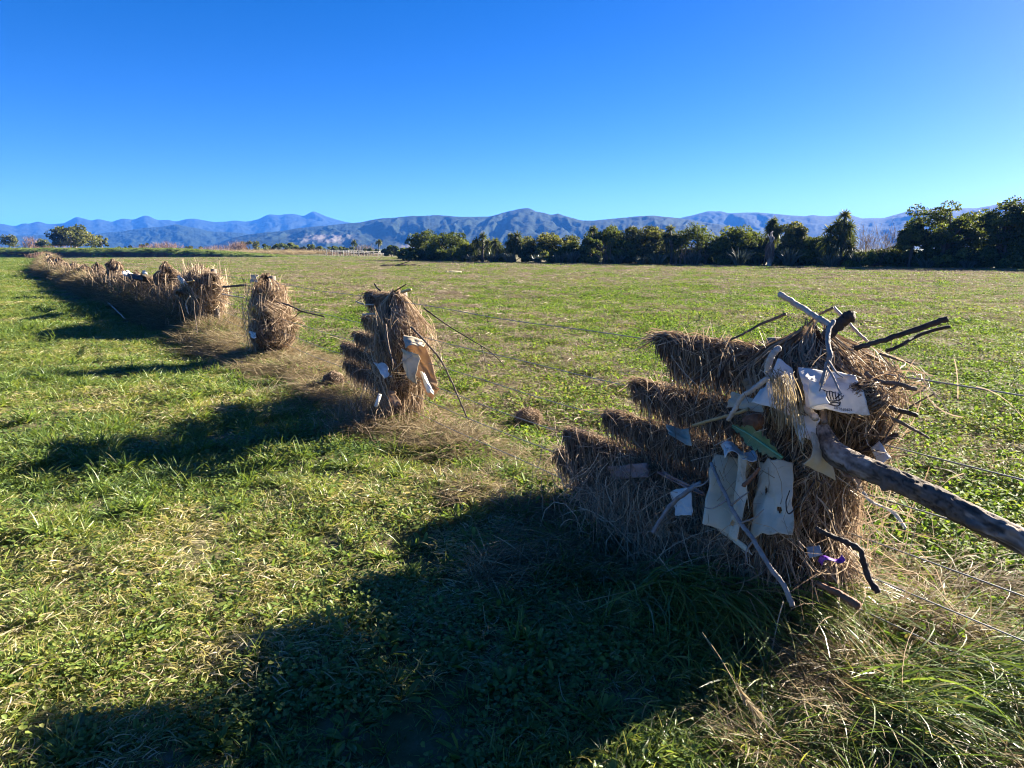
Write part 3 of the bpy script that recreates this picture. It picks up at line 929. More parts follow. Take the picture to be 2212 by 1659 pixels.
def vine_row(label, p0, p1, n, h, seed):
    rng = np.random.default_rng(seed)
    root = empty('vine_row', p0, label, 'vine row', 'vine rows beyond the field')
    d = np.asarray(p1) - np.asarray(p0)
    post = None
    for k in range(n):
        q = d * k / (n - 1)
        if post is None:
            post = tubes_obj('post', [tube([(0, 0, -.4), (0, 0, h)], .075, 6)], M_VPOST, root)
            o = post
        else:
            o = post.copy(); COL.objects.link(o); o.parent = root
        o.location = tuple(q)
    wires = [tube([(0, 0, z), tuple(d + (0, 0, z))], .035, 4, tint=.5) for z in (h * .98, h * .68)]
    tubes_obj('wires', wires, M_VPOST, root)
    m = 40 * n // 4
    t = np.linspace(0, 1, 5); s = rng.uniform(0, 1, m)
    P = d[None, None] * s[:, None, None] + np.stack([rng.normal(0, .12, (m, 5)), rng.normal(0, .12, (m, 5)), h * .6 * t[None] * rng.uniform(.6, 1.2, (m, 1))], -1)
    V, F = ribbons(P, np.full((m, 5), .06), rng)
    o = mesh_np('canes', V, F, M_TWIGR, root, {'tint': np.repeat(rng.beta(2, 3, m), 10)}); o['kind'] = 'stuff'


for k, (xa, xb, da, db, lab) in enumerate([(676, 842, 205, 232, 'farthest pale posted vine row behind the others'), (690, 862, 178, 200, 'middle row of pale vine posts beyond the field'), (706, 876, 150, 172, 'nearest pale posted vine row at the field end')]):
    p0 = at_depth(xa, 552, da); p1 = at_depth(xb, 552, db)
    p0[2] = .25; p1[2] = -.45
    vine_row(lab, p0, p1, 17, 1.15, 400 + k)

# --- dark washed-up soil heap in the field
def soil_heap():
    rng = np.random.default_rng(61)
    b = on_ground(868, 577); b[2] = 0
    n, m = 40, 14
    V = []
    for i in range(n):
        for j in range(m):
            u, v = i / (n - 1) * 2 - 1, j / (m - 1) * 2 - 1
            hgt = max(0, (1 - u * u)) ** .5 * max(0, 1 - v * v) * .30 * (.35 + 1.3 * fbm(u * 4, v * 3, 62, 3))
            V.append((u * 2.2 + .2 * (fbm(u * 3, v, 5, 2) - .5), v * .7, hgt - .04))
    i = np.arange(n - 1)[:, None] * m + np.arange(m - 1)[None]
    F = np.stack([i, i + m, i + m + 1, i + 1], -1).reshape(-1, 4)
    mat = noise_mat('dark_wet_soil', [(.3, (.02, .012, .009)), (.7, (.06, .04, .028))], 3, 6, .95, .6, 8)
    root = empty('soil_heap', b, 'low dark mound of washed up soil out in the field', 'mound')
    mesh_np('mound', np.array(V), F, mat, root)
    tubes_obj('branch', [tube(catmull([(-.3, 0, .22), (.35, .1, .40), (.8, .1, .58)], 4), np.linspace(.05, .02, 9), 6, rng, .08)], M_DARKW, root)


soil_heap()
# ------------------------------------------------------------------ wire fence
WIRE_Z = [1.17, .89, .67, .475, .32, .165]
POSTS = [-8.6, -4.22, 0.0, 4.7, 9.2] + [9.2 + 4.5 * k for k in range(1, 26)]


def build_fence():
    root = empty('wire_fence', fpos(0), 'long low wire fence loaded with flood debris', 'fence')
    rng = np.random.default_rng(1)
    b = np.array(root.location)
    for z in WIRE_Z:
        s = np.concatenate([np.linspace(-9, 12, 90), np.linspace(13, 128, 60)])
        w = []
        for v in s:
            k = max([p for p in POSTS if p <= v], default=POSTS[0])
            nx = min([p for p in POSTS if p > max(v, k)], default=v + 1)
            u = (v - k) / (nx - k)
            w.append(fpos(v, .0, z - .018 * 4 * u * (1 - u) + .004 * math.sin(v * 3 + z * 9)) - b)
        tubes_obj('wire', [tube(w, .0029, 6)], M_WIRE, root)
    post = None
    for s in POSTS:
        q = fpos(s) - b
        if post is None:
            V, F, t, c = tube([(0, 0, -.4), (0, 0, .6), (0, 0, 1.24)], [.065, .06, .058], 10, rng, .04)
            o = post = tubes_obj('post', [(V, F, t, c)], M_POST, root)
        else:
            o = post.copy(); COL.objects.link(o); o.parent = root
        o.location = tuple(q - FN * .07)
        if s > 12: o.scale = (1, 1, .55)


build_fence()


# ------------------------------------------------------------------ debris heaps of flood straw
def drape(rng, sA, sB, z, hang, n, off=0.0, slant=.28, wid=.0045, thick=.05, ragged=.7, tone=(2.0, 2.6, -.06), gap_end=0.0):
    """straw folded over a wire from sA to sB (fence metres); HANG = (at sA, at sB). Returns V, F, tint"""
    s = rng.uniform(0, 1, n)
    L = hang[0] + (hang[1] - hang[0]) * s
    L = L * (1 - ragged * rng.uniform(0, 1, n) ** 1.5) * rng.uniform(.85, 1.3, n) * (.75 + .5 * fbm(s * abs(sB - sA) * 9, s * 0 + z * 7, 5, 3)) * (.6 + .4 * smooth(0, .12, s))
    K = 8
    c = rng.uniform(.25, .75, n)                                # where along itself the straw lies on the wire
    t = np.linspace(0, 1, K)[None] * np.ones((n, 1))
    rel = (t - c[:, None])                                      # <0 back side, >0 camera side
    l2 = L * 1.9
    arc = rel * l2[:, None]
    layer = rng.uniform(.35, 1, n)
    R0 = thick * layer
    o = np.sign(arc) * R0[:, None] * np.tanh(np.abs(arc) / (R0[:, None] * 1.1))
    zz = z + R0[:, None] * .75 - np.maximum(np.abs(arc) - .55 * R0[:, None], 0) * .97 - .25 * np.minimum(np.abs(arc), R0[:, None])
    sl = rng.normal(slant, .16, n)
    ss = sA + (sB - sA) * s
    along = ss[:, None] - sl[:, None] * np.abs(arc) + rng.normal(0, .004, (n, K))
    o = o + np.cumsum(rng.normal(0, .005, (n, K)), 1) + np.sign(arc) * .05 * np.abs(arc)
    P = FP0 + FD * along[..., None] + FN * (o + off + bend(along))[..., None]
    P[..., 2] = np.maximum(zz, .02)
    W = wid * rng.uniform(.5, 1.4, (n, 1)) * np.array([.5, 1, 1, 1, 1, 1, .9, .4])[None]
    V, F = ribbons(P, W, rng)
    T = np.clip(rng.beta(tone[0], tone[1], n) + tone[2], 0, 1)
    return V, F, np.repeat(T, K * 2)


def topping(rng, sA, sB, z, n, off=0.0, wid=.0045, thick=.05, ln=(.12, .4), sd=.35):
    """loose straws lying along the top of a drape"""
    K = 5
    s = rng.uniform(sA, sB, n)
    l = rng.uniform(*ln, n)
    a = rng.normal(0, sd, n)
    t = np.linspace(-.5, .5, K)[None] * l[:, None]
    o = rng.normal(0, thick * .6, n)[:, None] + t * np.sin(a)[:, None]
    zz = z + thick * .8 + rng.uniform(0, .03, n)[:, None] - np.abs(o) * .6 + rng.normal(0, .008, (n, K)) - .3 * t * t / l[:, None] + (t * rng.normal(0, .12, (n, 1)))
    al = s[:, None] + t * np.cos(a)[:, None]
    P = FP0 + FD * al[..., None] + FN * (o + off + bend(al))[..., None]
    P[..., 2] = zz
    V, F = ribbons(P, wid * rng.uniform(.6, 1.3, (n, 1)) * np.ones((1, K)), rng)
    return V, F, np.repeat(np.clip(rng.beta(2.2, 1.8, n), 0, 1), K * 2)


def drape_core(rng, sA, sB, z, hang, off, thick):
    """dark matted middle of a drape"""
    n = max(6, int(abs(sB - sA) / .05)); m = 9
    V = []
    for i in range(n):
        u = i / (n - 1)
        h = (hang[0] + (hang[1] - hang[0]) * u) * .42
        e = min(1, 6 * min(u, 1 - u) + .25)
        for j in range(m):
            a = j / m * 2 * math.pi
            oo = math.cos(a) * thick * .5 * e * (1 + .3 * rng.normal())
            zz = z + thick * .35 - h * .5 + math.sin(a) * (h * .5 + thick * .25) * e
            V.append(fpos(sA + (sB - sA) * u, off + oo, max(.02, zz + .01 * rng.normal())))
    i = np.arange(n - 1)[:, None] * m; j = np.arange(m)[None]; jn = (j + 1) % m
    F = np.stack([i + j, i + jn, i + m + jn, i + m + j], -1).reshape(-1, 4)
    return np.array(V), F


def body(rng, prof, n, ln=(.25, .6), wid=.0048, flare=.25, off=0.0, drift=.5, tone=(2.0, 2.0, 0.0), wild=.12, per=26, lump=.35):
    """PROF rows: z, s centre, half width along the fence, half width across. Tangled hanks of straw sag over the heap."""
    prof = np.array(sorted(prof))
    K = 7
    zlo, zhi = prof[0, 0], prof[-1, 0]
    m = max(8, n // per)
    b = rng.integers(0, m, n)                                   # each straw belongs to a hank
    bz = zlo + (zhi - zlo) * rng.uniform(.05, 1.0, m) ** .8
    bth = rng.uniform(0, 2 * np.pi, m)
    bL = rng.uniform(*ln, m)
    bdir = rng.normal(0, drift, m)                              # sideways run of the hank
    bfl = rng.uniform(-.3, 1.5, m) ** 1
    bw = rng.uniform(0, 1, m) < wild
    bfall = np.where(bw, rng.uniform(-.35, .55, m), rng.uniform(.55, .98, m))
    blay = rng.uniform(.70, 1.12, m)
    btone = rng.normal(0, .16, m)
    z0 = bz[b] + rng.normal(0, .035, n)
    th = bth[b] + rng.normal(0, .16, n)
    L = bL[b] * rng.uniform(.5, 1.2, n)
    t = np.linspace(0, 1, K)[None]
    zz = z0[:, None] - L[:, None] * (t ** rng.uniform(.85, 1.25, (n, 1))) * (bfall[b] + rng.normal(0, .10, n))[:, None]
    zz = np.minimum(zz, zhi + .04)
    zz = np.maximum(zz, .015 + .05 * rng.uniform(0, 1, (n, 1)))
    f = lambda c: np.interp(zz, prof[:, 0], prof[:, c])
    lay = (blay[b] * rng.uniform(.86, 1.05, n))[:, None]
    lay = lay * (1 + lump * (fbm(np.cos(th) * 1.3 + 7, z0 * 4 + np.sin(th) * 1.3, int(rng.integers(99)), 3) - .5) * 2)[:, None]
    out = lay + flare * L[:, None] * (t - .2) * (bfl[b] + rng.normal(0, .3, n))[:, None] + .03 * np.cumsum(rng.normal(0, .5, (n, K)), 1)
    out = out + np.where(bw[b], .45, 0)[:, None] * t
    tt = th[:, None] + (bdir[b] + rng.normal(0, .25, n))[:, None] * t * L[:, None] / .5
    al = f(1) + f(2) * out * np.cos(tt)
    oo = np.minimum(f(3) * out * np.sin(tt), f(3) * 1.12)
    P = FP0 + FD * al[..., None] + FN * (oo + off + bend(al))[..., None]
    P[..., 2] = zz
    V, F = ribbons(P, wid * rng.uniform(.5, 1.5, (n, 1)) * np.array([.5, 1, 1, 1, 1, .9, .4])[None], rng)
    T = np.clip(rng.beta(tone[0], tone[1], n) + tone[2] + btone[b], 0, 1)
    return V, F, np.repeat(T, K * 2)


def loose(rng, s, z, off, n, ln=(.15, .5), wid=.0035, sd=.9, hang=.5, tone=(2, 1.8, 0)):
    """single straws and grass stems strewn over the face of a heap; S, Z, OFF are (centre, spread)"""
    K = 6; t = np.linspace(-.5, .5, K)[None]
    l = rng.uniform(*ln, n)
    a = np.where(rng.uniform(0, 1, n) < hang, rng.normal(-math.pi / 2, .45, n), rng.uniform(-math.pi, math.pi, n))
    cv = rng.normal(0, sd, n)
    aa = a[:, None] + cv[:, None] * t
    al = rng.normal(s[0], s[1], n)[:, None] + l[:, None] * t * np.cos(aa)
    zz = np.minimum(rng.normal(z[0], z[1], n), z[0] + 1.5 * z[1])[:, None] + l[:, None] * t * np.sin(aa) - .25 * l[:, None] * t ** 2
    oo = rng.normal(off[0], off[1], n)[:, None] + l[:, None] * t * rng.normal(0, .25, (n, 1))
    P = FP0 + FD * al[..., None] + FN * (oo + bend(al))[..., None]
    P[..., 2] = np.maximum(zz, .02)
    V, F = ribbons(P, wid * rng.uniform(.5, 1.3, (n, 1)) * np.ones((1, K)), rng)
    return V, F, np.repeat(np.clip(rng.beta(tone[0], tone[1], n) + tone[2], 0, 1), K * 2)


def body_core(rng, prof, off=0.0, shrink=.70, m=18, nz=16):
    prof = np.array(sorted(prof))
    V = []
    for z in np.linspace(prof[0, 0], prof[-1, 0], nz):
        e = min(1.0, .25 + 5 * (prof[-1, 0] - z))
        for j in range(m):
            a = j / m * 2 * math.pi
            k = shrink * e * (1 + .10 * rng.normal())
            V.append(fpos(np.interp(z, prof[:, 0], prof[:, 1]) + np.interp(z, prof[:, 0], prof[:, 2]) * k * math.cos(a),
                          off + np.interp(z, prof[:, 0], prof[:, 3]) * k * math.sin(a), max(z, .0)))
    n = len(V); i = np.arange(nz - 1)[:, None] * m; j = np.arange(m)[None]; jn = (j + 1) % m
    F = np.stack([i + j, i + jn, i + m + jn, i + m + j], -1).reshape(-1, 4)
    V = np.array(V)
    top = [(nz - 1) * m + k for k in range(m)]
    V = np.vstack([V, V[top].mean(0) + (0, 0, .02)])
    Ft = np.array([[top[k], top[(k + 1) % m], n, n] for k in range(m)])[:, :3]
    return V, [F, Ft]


def heap(name, s, label, group, arms, prof, nbody, seed, mats=None, body_kw=None, pieces=None, arm_n=1.0):
    """ARMS: list of (sA, sB, z, hang0, hang1, n, thick)"""
    rng = np.random.default_rng(seed)
    root = empty(name, fpos(s), label, 'debris heap', group)
    b = np.array(root.location)
    if prof:
        V, Fs = body_core(rng, prof)
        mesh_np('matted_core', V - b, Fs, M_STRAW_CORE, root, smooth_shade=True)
        V, F, T = body(rng, prof, nbody, **(body_kw or {}))
        o = mesh_np('straw_thatch', V - b, F, M_STRAW, root, {'tint': T}); o['kind'] = 'stuff'
    for (sA, sB, z, h0, h1, n, th) in arms:
        n = int(n * arm_n)
        V, F, T = merge([drape(rng, sA, sB, z, (h0, h1), n, thick=th), topping(rng, min(sA, sB), max(sA, sB), z, n // 7, thick=th)])
        o = mesh_np('straw_drape', V - b, F, M_STRAW, root, {'tint': T}); o['kind'] = 'stuff'
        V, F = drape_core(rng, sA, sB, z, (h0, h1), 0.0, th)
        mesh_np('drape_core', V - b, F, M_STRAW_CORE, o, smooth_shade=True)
    return root


def fs(px, py, off=0.0):
    """fence metre of a picture point in the fence plane"""
    p = on_fence(px, py, off)
    return (p - FP0) @ FD


SC1 = fs(1775, 900)
PROF1 = [(0.0, SC1 + .10, .28, .30), (.2, SC1 + .12, .25, .26), (.45, SC1 + .09, .20, .22), (.7, SC1 + .05, .19, .20), (.9, SC1 + .0, .23, .20),
         (1.03, SC1 - .01, .27, .22), (1.14, SC1 + .05, .30, .20), (1.23, SC1 + .06, .20, .15), (1.31, SC1 + .06, .06, .06)]
H1 = heap('debris_heap', SC1, 'biggest straw heap nearest the camera, with paper sheets and sticks in it', 'flood straw heaps on the fence',
     [(fs(1422, 725), SC1, 1.17, .16, .30, 3000, .028), (fs(1367, 825), SC1 + .1, .89, .15, .24, 2600, .026), (fs(1307, 890), SC1 + .2, .67, .17, .26, 2500, .026),
      (fs(1222, 965), SC1 + .2, .475, .26, .30, 3000, .034), (fs(1205, 1000), SC1 + .2, .32, .26, .30, 2400, .038)],
     PROF1, 11500, 71, body_kw=dict(ln=(.18, .5), flare=.22, wild=.14, drift=.7, lump=.45, tone=(2.0, 1.9, 0)))
_r = np.random.default_rng(711)
_s = fs(1430, 1090)
V, F, T = merge([body(_r, [(0.0, _s, .62, .30), (.15, _s - .05, .58, .24), (.32, _s - .1, .45, .14), (.42, _s - .1, .3, .06)], 4200, ln=(.15, .45), flare=.5, wild=.4, drift=.9, wid=.004, tone=(2.2, 1.7, .04)),
                 loose(_r, (_s - .05, .32), (.24, .12), (.26, .10), 900, tone=(2.4, 1.5, .05)),
                 loose(_r, (SC1 + .08, .22), (.55, .32), (.34, .07), 90, tone=(2.2, 1.4, .05), wid=.003),
                 loose(_r, (SC1 - .06, .15), (.55, .33), (.04, .14), 600, ln=(.12, .42), tone=(2.4, 1.4, .08)),
                 loose(_r, (SC1 + .05, .24), (1.14, .05), (.04, .10), 280, ln=(.08, .25), hang=.4, sd=.4, tone=(2.4, 1.5, .05))])
_q = [(V, F, T)]
for (px, pz) in ((1500, 1.10), (1580, 1.08), (1460, .83), (1540, .82), (1400, .60), (1480, .58), (1300, .40), (1400, .38)):
    _q.append(loose(_r, (fs(px, 800), .10), (pz, .05), (.05, .03), 55, ln=(.12, .40), hang=.8, sd=.6, tone=(2.2, 1.7, .03)))
V, F, T = merge(_q)
_o = mesh_np('loose_straw', V - np.array(H1.location), F, M_STRAW, H1, {'tint': T}); _o['kind'] = 'stuff'
SC2 = fs(865, 780)
PROF2 = [(0.0, SC2 + .05, .16, .2), (.12, SC2, .16, .17), (.3, SC2, .19, .17), (.5, SC2 - .05, .24, .22), (.75, SC2 - .08, .28, .22), (.95, SC2 - .02, .25, .18), (1.08, SC2 + .05, .20, .15), (1.18, SC2 + .08, .13, .11), (1.25, SC2 + .08, .05, .05)]
H2 = heap('debris_heap', SC2, 'slim tiered straw heap with tan card flapping on its sunlit side', 'flood straw heaps on the fence',
     [(fs(795, 640), SC2, 1.17, .15, .2, 1700, .06), (fs(789, 710), SC2, .93, .13, .18, 1300, .05), (fs(770, 755), SC2, .74, .15, .2, 1600, .05), (fs(744, 790), SC2, .57, .17, .2, 1900, .055), (fs(750, 832), SC2, .38, .19, .24, 1700, .055)],
     PROF2, 6000, 72, body_kw=dict(ln=(.18, .5), flare=.3, drift=.6, wild=.18, lump=.6, tone=(2.1, 1.7, .05)))
_s = SC2
V, F, T = merge([loose(_r, (_s - .02, .12), (.62, .26), (.21, .05), 300, ln=(.12, .42), hang=.75, wid=.005, tone=(2.2, 1.5, .05)),
                 loose(_r, (_s - .10, .10), (.70, .24), (-.08, .10), 300, ln=(.12, .45), hang=.8, wid=.005, tone=(2.4, 1.3, .08)),
                 loose(_r, (_s, .25), (.06, .04), (.25, .25), 500, ln=(.2, .6), hang=.1, wid=.004, tone=(2.2, 1.7, .0))])
_o = mesh_np('loose_straw', V - np.array(H2.location), F, M_STRAW, H2, {'tint': T}); _o['kind'] = 'stuff'
SC3 = fs(583, 690)
PROF3 = [(-.05, SC3, .17, .18), (.18, SC3 - .04, .20, .20), (.32, SC3 - .16, .34, .26), (.5, SC3 - .14, .40, .28), (.62, SC3 - .04, .33, .24), (.8, SC3 - .12, .34, .26), (.95, SC3 + .02, .24, .2), (1.06, SC3 - .04, .25, .2), (1.17, SC3 + .06, .16, .13), (1.25, SC3 + .08, .05, .05)]
H3 = heap('debris_heap', SC3, 'narrow upright straw heap standing alone, third along the fence', 'flood straw heaps on the fence',
     [(SC3 + .75, SC3, .55, .28, .3, 900, .09), (SC3 + .8, SC3, .34, .3, .3, 900, .1)],
     PROF3, 6500, 73, body_kw=dict(ln=(.2, .6), flare=.35, drift=1.0, wild=.3, lump=.75, per=45, wid=.0065, tone=(2.2, 1.6, .05)))
SC4 = fs(440, 650)
PROF4 = [(0.35, SC4 - .3, .5, .24), (.6, SC4 - .25, .8, .32), (.85, SC4 - .25, .95, .34), (1.0, SC4 - .2, .9, .30), (1.12, SC4 - .1, .55, .22), (1.2, SC4 + .05, .2, .13), (1.27, SC4 + .1, .06, .06)]
H4 = heap('debris_heap', SC4, 'wide bushy straw heap with a white sheet stuck on its left end', 'flood straw heaps on the fence',
     [(SC4 + 1.6, SC4, .9, .3, .3, 900, .12), (SC4 - 1.4, SC4, 1.1, .4, .4, 900, .1)],
     PROF4, 7000, 74, body_kw=dict(ln=(.25, .75), flare=.45, drift=.9, wid=.0085, wild=.35, lump=.6, tone=(2.2, 1.6, .05)))


for _h, _c, _zz, _sp, _n, _w in ((H3, SC3 - .05, (.62, .30), .17, 420, .0065), (H4, SC4 - .25, (.85, .22), .5, 620, .0085)):
    V, F, T = merge([loose(_r, (_c, _sp), _zz, (.20, .08), _n, ln=(.2, .6), hang=.6, wid=_w, tone=(2.2, 1.6, .05)),
                     loose(_r, (_c - .1, _sp), _zz, (-.08, .14), _n // 2, ln=(.2, .7), hang=.6, wid=_w, tone=(2.4, 1.4, .08))])
    _o = mesh_np('loose_straw', V - np.array(_h.location), F, M_STRAW, _h, {'tint': T}); _o['kind'] = 'stuff'


# the rest of the fence: every post has its heap, and straw hangs between them
def far_heap(s, k, seed, label, hmul, spread):
    rng = np.random.default_rng(seed)
    h = 1.22 * hmul
    j = lambda a: a * rng.uniform(.7, 1.35)
    o_ = lambda: s + rng.normal(0, .12) * spread
    prof = [(0.0, o_(), j(.3) * spread, .2), (.2 * h, o_(), j(.45) * spread, j(.3)), (.42 * h, o_(), j(.55) * spread, j(.32)), (.6 * h, o_(), j(.5) * spread, j(.28)), (.8 * h, o_(), j(.5) * spread, j(.26)), (.93 * h, o_(), j(.3) * spread, j(.18)), (h, s + .1, .16, .12), (h + .07, s + .1, .05, .05)]
    d = abs(s) + 8
    wid = .0045 * max(1.6, d / 9)
    nb = int(max(900, 26000 / d * 2.2))
    root = empty('debris_heap', fpos(s), label, 'debris heap', 'flood straw heaps on the fence')
    b = np.array(root.location)
    V, Fs = body_core(rng, prof)
    mesh_np('matted_core', V - b, Fs, M_STRAW_CORE, root, smooth_shade=True)
    V, F, T = body(rng, prof, nb, ln=(.25, .7), wid=wid, flare=.4, drift=.8, tone=(2.0, 2.0, 0), wild=.3, lump=.5)
    o = mesh_np('straw_thatch', V - b, F, M_STRAW, root, {'tint': T}); o['kind'] = 'stuff'
    return root


FAR_LABELS = ['small peaked straw heap just past the wide bushy one', 'low straw heap right of the white and black plastic', 'tall bleached straw hump standing above the far row', 'rounded straw heap beside the tan sheet in the far row']
rr = random.Random(4)
for k, s in enumerate(POSTS[5:]):
    lab = FAR_LABELS[k] if k < 4 else 'far straw heap merging into the dark debris row towards the bank'
    far_heap(s, k, 500 + k, lab, [1.0, .74, .98, .82][k] if k < 4 else rr.uniform(.62, .92), [.5, 1.0, 1.0, 1.1][k] if k < 4 else rr.uniform(.7, 1.5))


def mats_between():
    for k in (4, 5, 6, 7, 9, 11, 12, 15):
        a, b = POSTS[k] + .6, POSTS[k + 1] - .5
        rng = np.random.default_rng(700 + k)
        d = a + 8
        wid = .0045 * max(1.5, d / 9)
        n = int(max(500, 26000 / d))
        z = .70 + .08 * rng.normal()
        mid = (a + b) / 2
        a -= .5; b += .5
        V, F, T = merge([drape(rng, a, b, z, (.6, .6), n, wid=wid, thick=.10, slant=.1, ragged=.8, tone=(2.0, 2.3, -.04)),
                         loose(rng, (mid, 1.3), (.4, .25), (.1, .25), n // 2, ln=(.25, .7), hang=.8, wid=wid, tone=(2.0, 2.2, -.05)),
                         drape(rng, a, b, .5, (.45, .45), n, wid=wid, thick=.14, slant=.1, ragged=.8, tone=(2.0, 2.3, -.04)),
                         topping(rng, a, b, z, n // 4, wid=wid, thick=.1)])
        c = fpos(mid)
        lab = {4: 'straw curtain hanging on the wires right after the wide bushy heap', 5: 'straw curtain on the wires between the small peaked heap and the plastic sheets',
               6: 'straw curtain on the wires just before the bleached straw hump', 7: 'straw curtain on the wires just past the bleached straw hump'}.get(k, 'straw curtain hanging between far heaps of the debris row')
        o = mesh_np('straw_curtain', V - c, F, M_STRAW, None, {'tint': T})
        o.location = tuple(c)
        tag(o, lab, 'straw curtain', 'straw curtains between the far heaps')


mats_between()

# brush heap where the fence meets the bank
bare_shrub('heap of brown brush piled where the fence meets the bank', 92, 543, 60, 556, 620, 260, M_TWIGR, 118, 5, .03, cat='brush heap')


# ------------------------------------------------------------------ sheets of card and paper
def card_mat(name, c0, c1, stain, transl=.25):
    return noise_mat(name, [(.30, stain), (.44, c0), (.75, c1)], 7.0, 6, .75, .12, 40, transl=transl, dist=.004)


M_CREAM = card_mat('cream_card', (.56, .48, .34), (.70, .62, .46), (.26, .17, .09), .10)
M_WHITE = card_mat('white_card', (.64, .60, .53), (.77, .73, .65), (.40, .33, .25), .15)
M_TAN = card_mat('tan_card', (.36, .25, .15), (.48, .35, .23), (.20, .13, .08), .45)
M_BUFF = card_mat('buff_card', (.46, .39, .28), (.58, .51, .38), (.24, .17, .11), .2)
M_PINK = noise_mat('faded_red_board', [(.3, (.20, .11, .085)), (.7, (.36, .23, .19))], 10, 5, .8, .2, 40)
M_INK, _n, _b, _o = new_mat('black_print'); _b.inputs['Base Color'].default_value = (.02, .02, .025, 1); _b.inputs['Roughness'].default_value = .7
M_PURPLE, _n, _b, _o = new_mat('purple_wrapper'); _b.inputs['Base Color'].default_value = (.12, .03, .30, 1); _b.inputs['Roughness'].default_value = .35
M_GREYS = noise_mat('grey_scrap', [(.3, (.20, .21, .22)), (.7, (.32, .33, .34))], 20, 4, .8, .1)
M_BLACKP, _n, _b, _o = new_mat('black_plastic'); _b.inputs['Base Color'].default_value = (.015, .015, .016, 1); _b.inputs['Roughness'].default_value = .6; _b.inputs['Specular IOR Level'].default_value = .2


class Sheet:
    def __init__(self, corners, bend, warp=0.0, seed=0):
        self.c = [np.asarray(p, float) for p in corners]       # TL, TR, BR, BL
        a = self.c[2] - self.c[0]; b = self.c[1] - self.c[3]
        self.n = np.cross(a, b); self.n /= np.linalg.norm(self.n)
        if self.n @ FN < 0: self.n = -self.n
        self.bend, self.warp, self.seed = bend, warp, seed

    def at(self, u, v, lift=0.0):
        """u across from left, v down from the top; arrays welcome"""
        u = np.asarray(u, float); v = np.asarray(v, float)
        uu = u + self.warp * (fbm(v * 5, u * 0 + self.seed, 3, 2) - .5) * np.abs(2 * u - 1)
        vv = v + self.warp * (fbm(u * 5, v * 0 + self.seed + 9, 5, 2) - .5) * np.abs(2 * v - 1)
        w = [(1 - uu) * (1 - vv), uu * (1 - vv), uu * vv, (1 - uu) * vv]
        P = sum(k[..., None] * c for k, c in zip(w, self.c))
        size = float(np.linalg.norm(self.c[2] - self.c[0]))
        cr = np.abs(2 * fbm(u * 1.6 + v * .7 + self.seed * 3.1, v * 1.3 - u * .5, 8, 3) - 1)
        return P + self.n * (self.bend(u, v) + lift + .035 * size * (smooth(0, .3, cr) - .5) + .05 * size * (fbm(u * 3 + self.seed, v * 3, 18, 2) - .5))[..., None]


def sheet_obj(name, label, cat, sh, mat, holes=(), n=30, th=.0025, group=None):
    g = np.linspace(0, 1, n)
    U, Vv = np.meshgrid(g, g)
    A, B = sh.at(U, Vv), sh.at(U, Vv, -th)
    Vt = np.concatenate([A.reshape(-1, 3), B.reshape(-1, 3)])
    N = n * n
    keep = np.ones((n - 1, n - 1), bool)
    cu = (U[:-1, :-1] + U[1:, 1:]) / 2; cv = (Vv[:-1, :-1] + Vv[1:, 1:]) / 2
    for (hu, hv, ru, rv) in holes:
        keep &= ((cu - hu) / ru) ** 2 + ((cv - hv) / rv) ** 2 > 1
    F, E = [], {}
    for r, c in zip(*np.nonzero(keep)):
        q = [r * n + c, r * n + c + 1, (r + 1) * n + c + 1, (r + 1) * n + c]
        F.append(q); F.append([N + k for k in q[::-1]])
        for k in range(4):
            e = (q[k], q[(k + 1) % 4])
            if (e[1], e[0]) in E: del E[(e[1], e[0])]
            else: E[e] = 1
    for a, b in E:
        F.append([b, a, N + a, N + b])
    c = Vt[:N].mean(0)
    o = mesh_np(name, Vt - c, np.array(F), mat, smooth_shade=False)
    o.location = tuple(c)
    return tag(o, label, cat, group)


def frow(pts, offs):
    return [on_row(p[0], p[1], o) for p, o in zip(pts, offs)]


def fc(pts, offs):
    """corners on planes parallel to the fence"""
    if np.isscalar(offs): offs = [offs] * len(pts)
    return [on_fence(p[0], p[1], o) for p, o in zip(pts, offs)]


GS = 'card and paper sheets caught in the straw'
Z = lambda u, v: 0 * u
# nearest heap
s1 = Sheet(fc([(1683, 776), (1712, 796), (1735, 914), (1634, 878)], [.20, .26, .34, .36]), lambda u, v: .05 * np.sin(u * 3.1) + .03 * v, .06, 1)
sheet_obj('card_sheet', 'white card with one small punched hole behind a dangling straw wisp', 'card sheet', s1, M_WHITE, [(.70, .60, .035, .045)], 34, group=GS)
s2 = Sheet(fc([(1728, 802), (1846, 804), (1882, 893), (1749, 888)], [.25, .23, .31, .39]), lambda u, v: .02 * np.cos(u * 3.4) + .02 * np.sin(v * 3), .07, 2)
o2 = sheet_obj('printed_sheet', 'white paper sheet with a black sketch and upside down lettering', 'paper sheet', s2, M_WHITE, (), 34, group=GS)
s2b = Sheet(fc([(1757, 812), (1768, 826), (1793, 872), (1752, 886)], [.37, .43, .46, .42]), lambda u, v: .03 * np.sin(u * 3.1), .03, 3)
sheet_obj('paper_flap', 'white paper flap curled forward over the printed sheet', 'paper sheet', s2b, M_WHITE, (), 20, group=GS)
s2c = Sheet(fc([(1722, 796), (1772, 790), (1778, 850), (1730, 850)], .18), lambda u, v: .02 * u, .08, 4)
sheet_obj('card_sheet', 'grey shaded card tucked behind the printed sheet', 'card sheet', s2c, M_BUFF, (), 16, group=GS)
s3 = Sheet(fc([(1709, 912), (1776, 904), (1761, 956), (1736, 964)], [.22, .28, .36, .36]), lambda u, v: .04 * np.sin(u * 3), .06, 5)
sheet_obj('card_sheet', 'small pale card folded just above the big log end', 'card sheet', s3, M_WHITE, (), 20, group=GS)
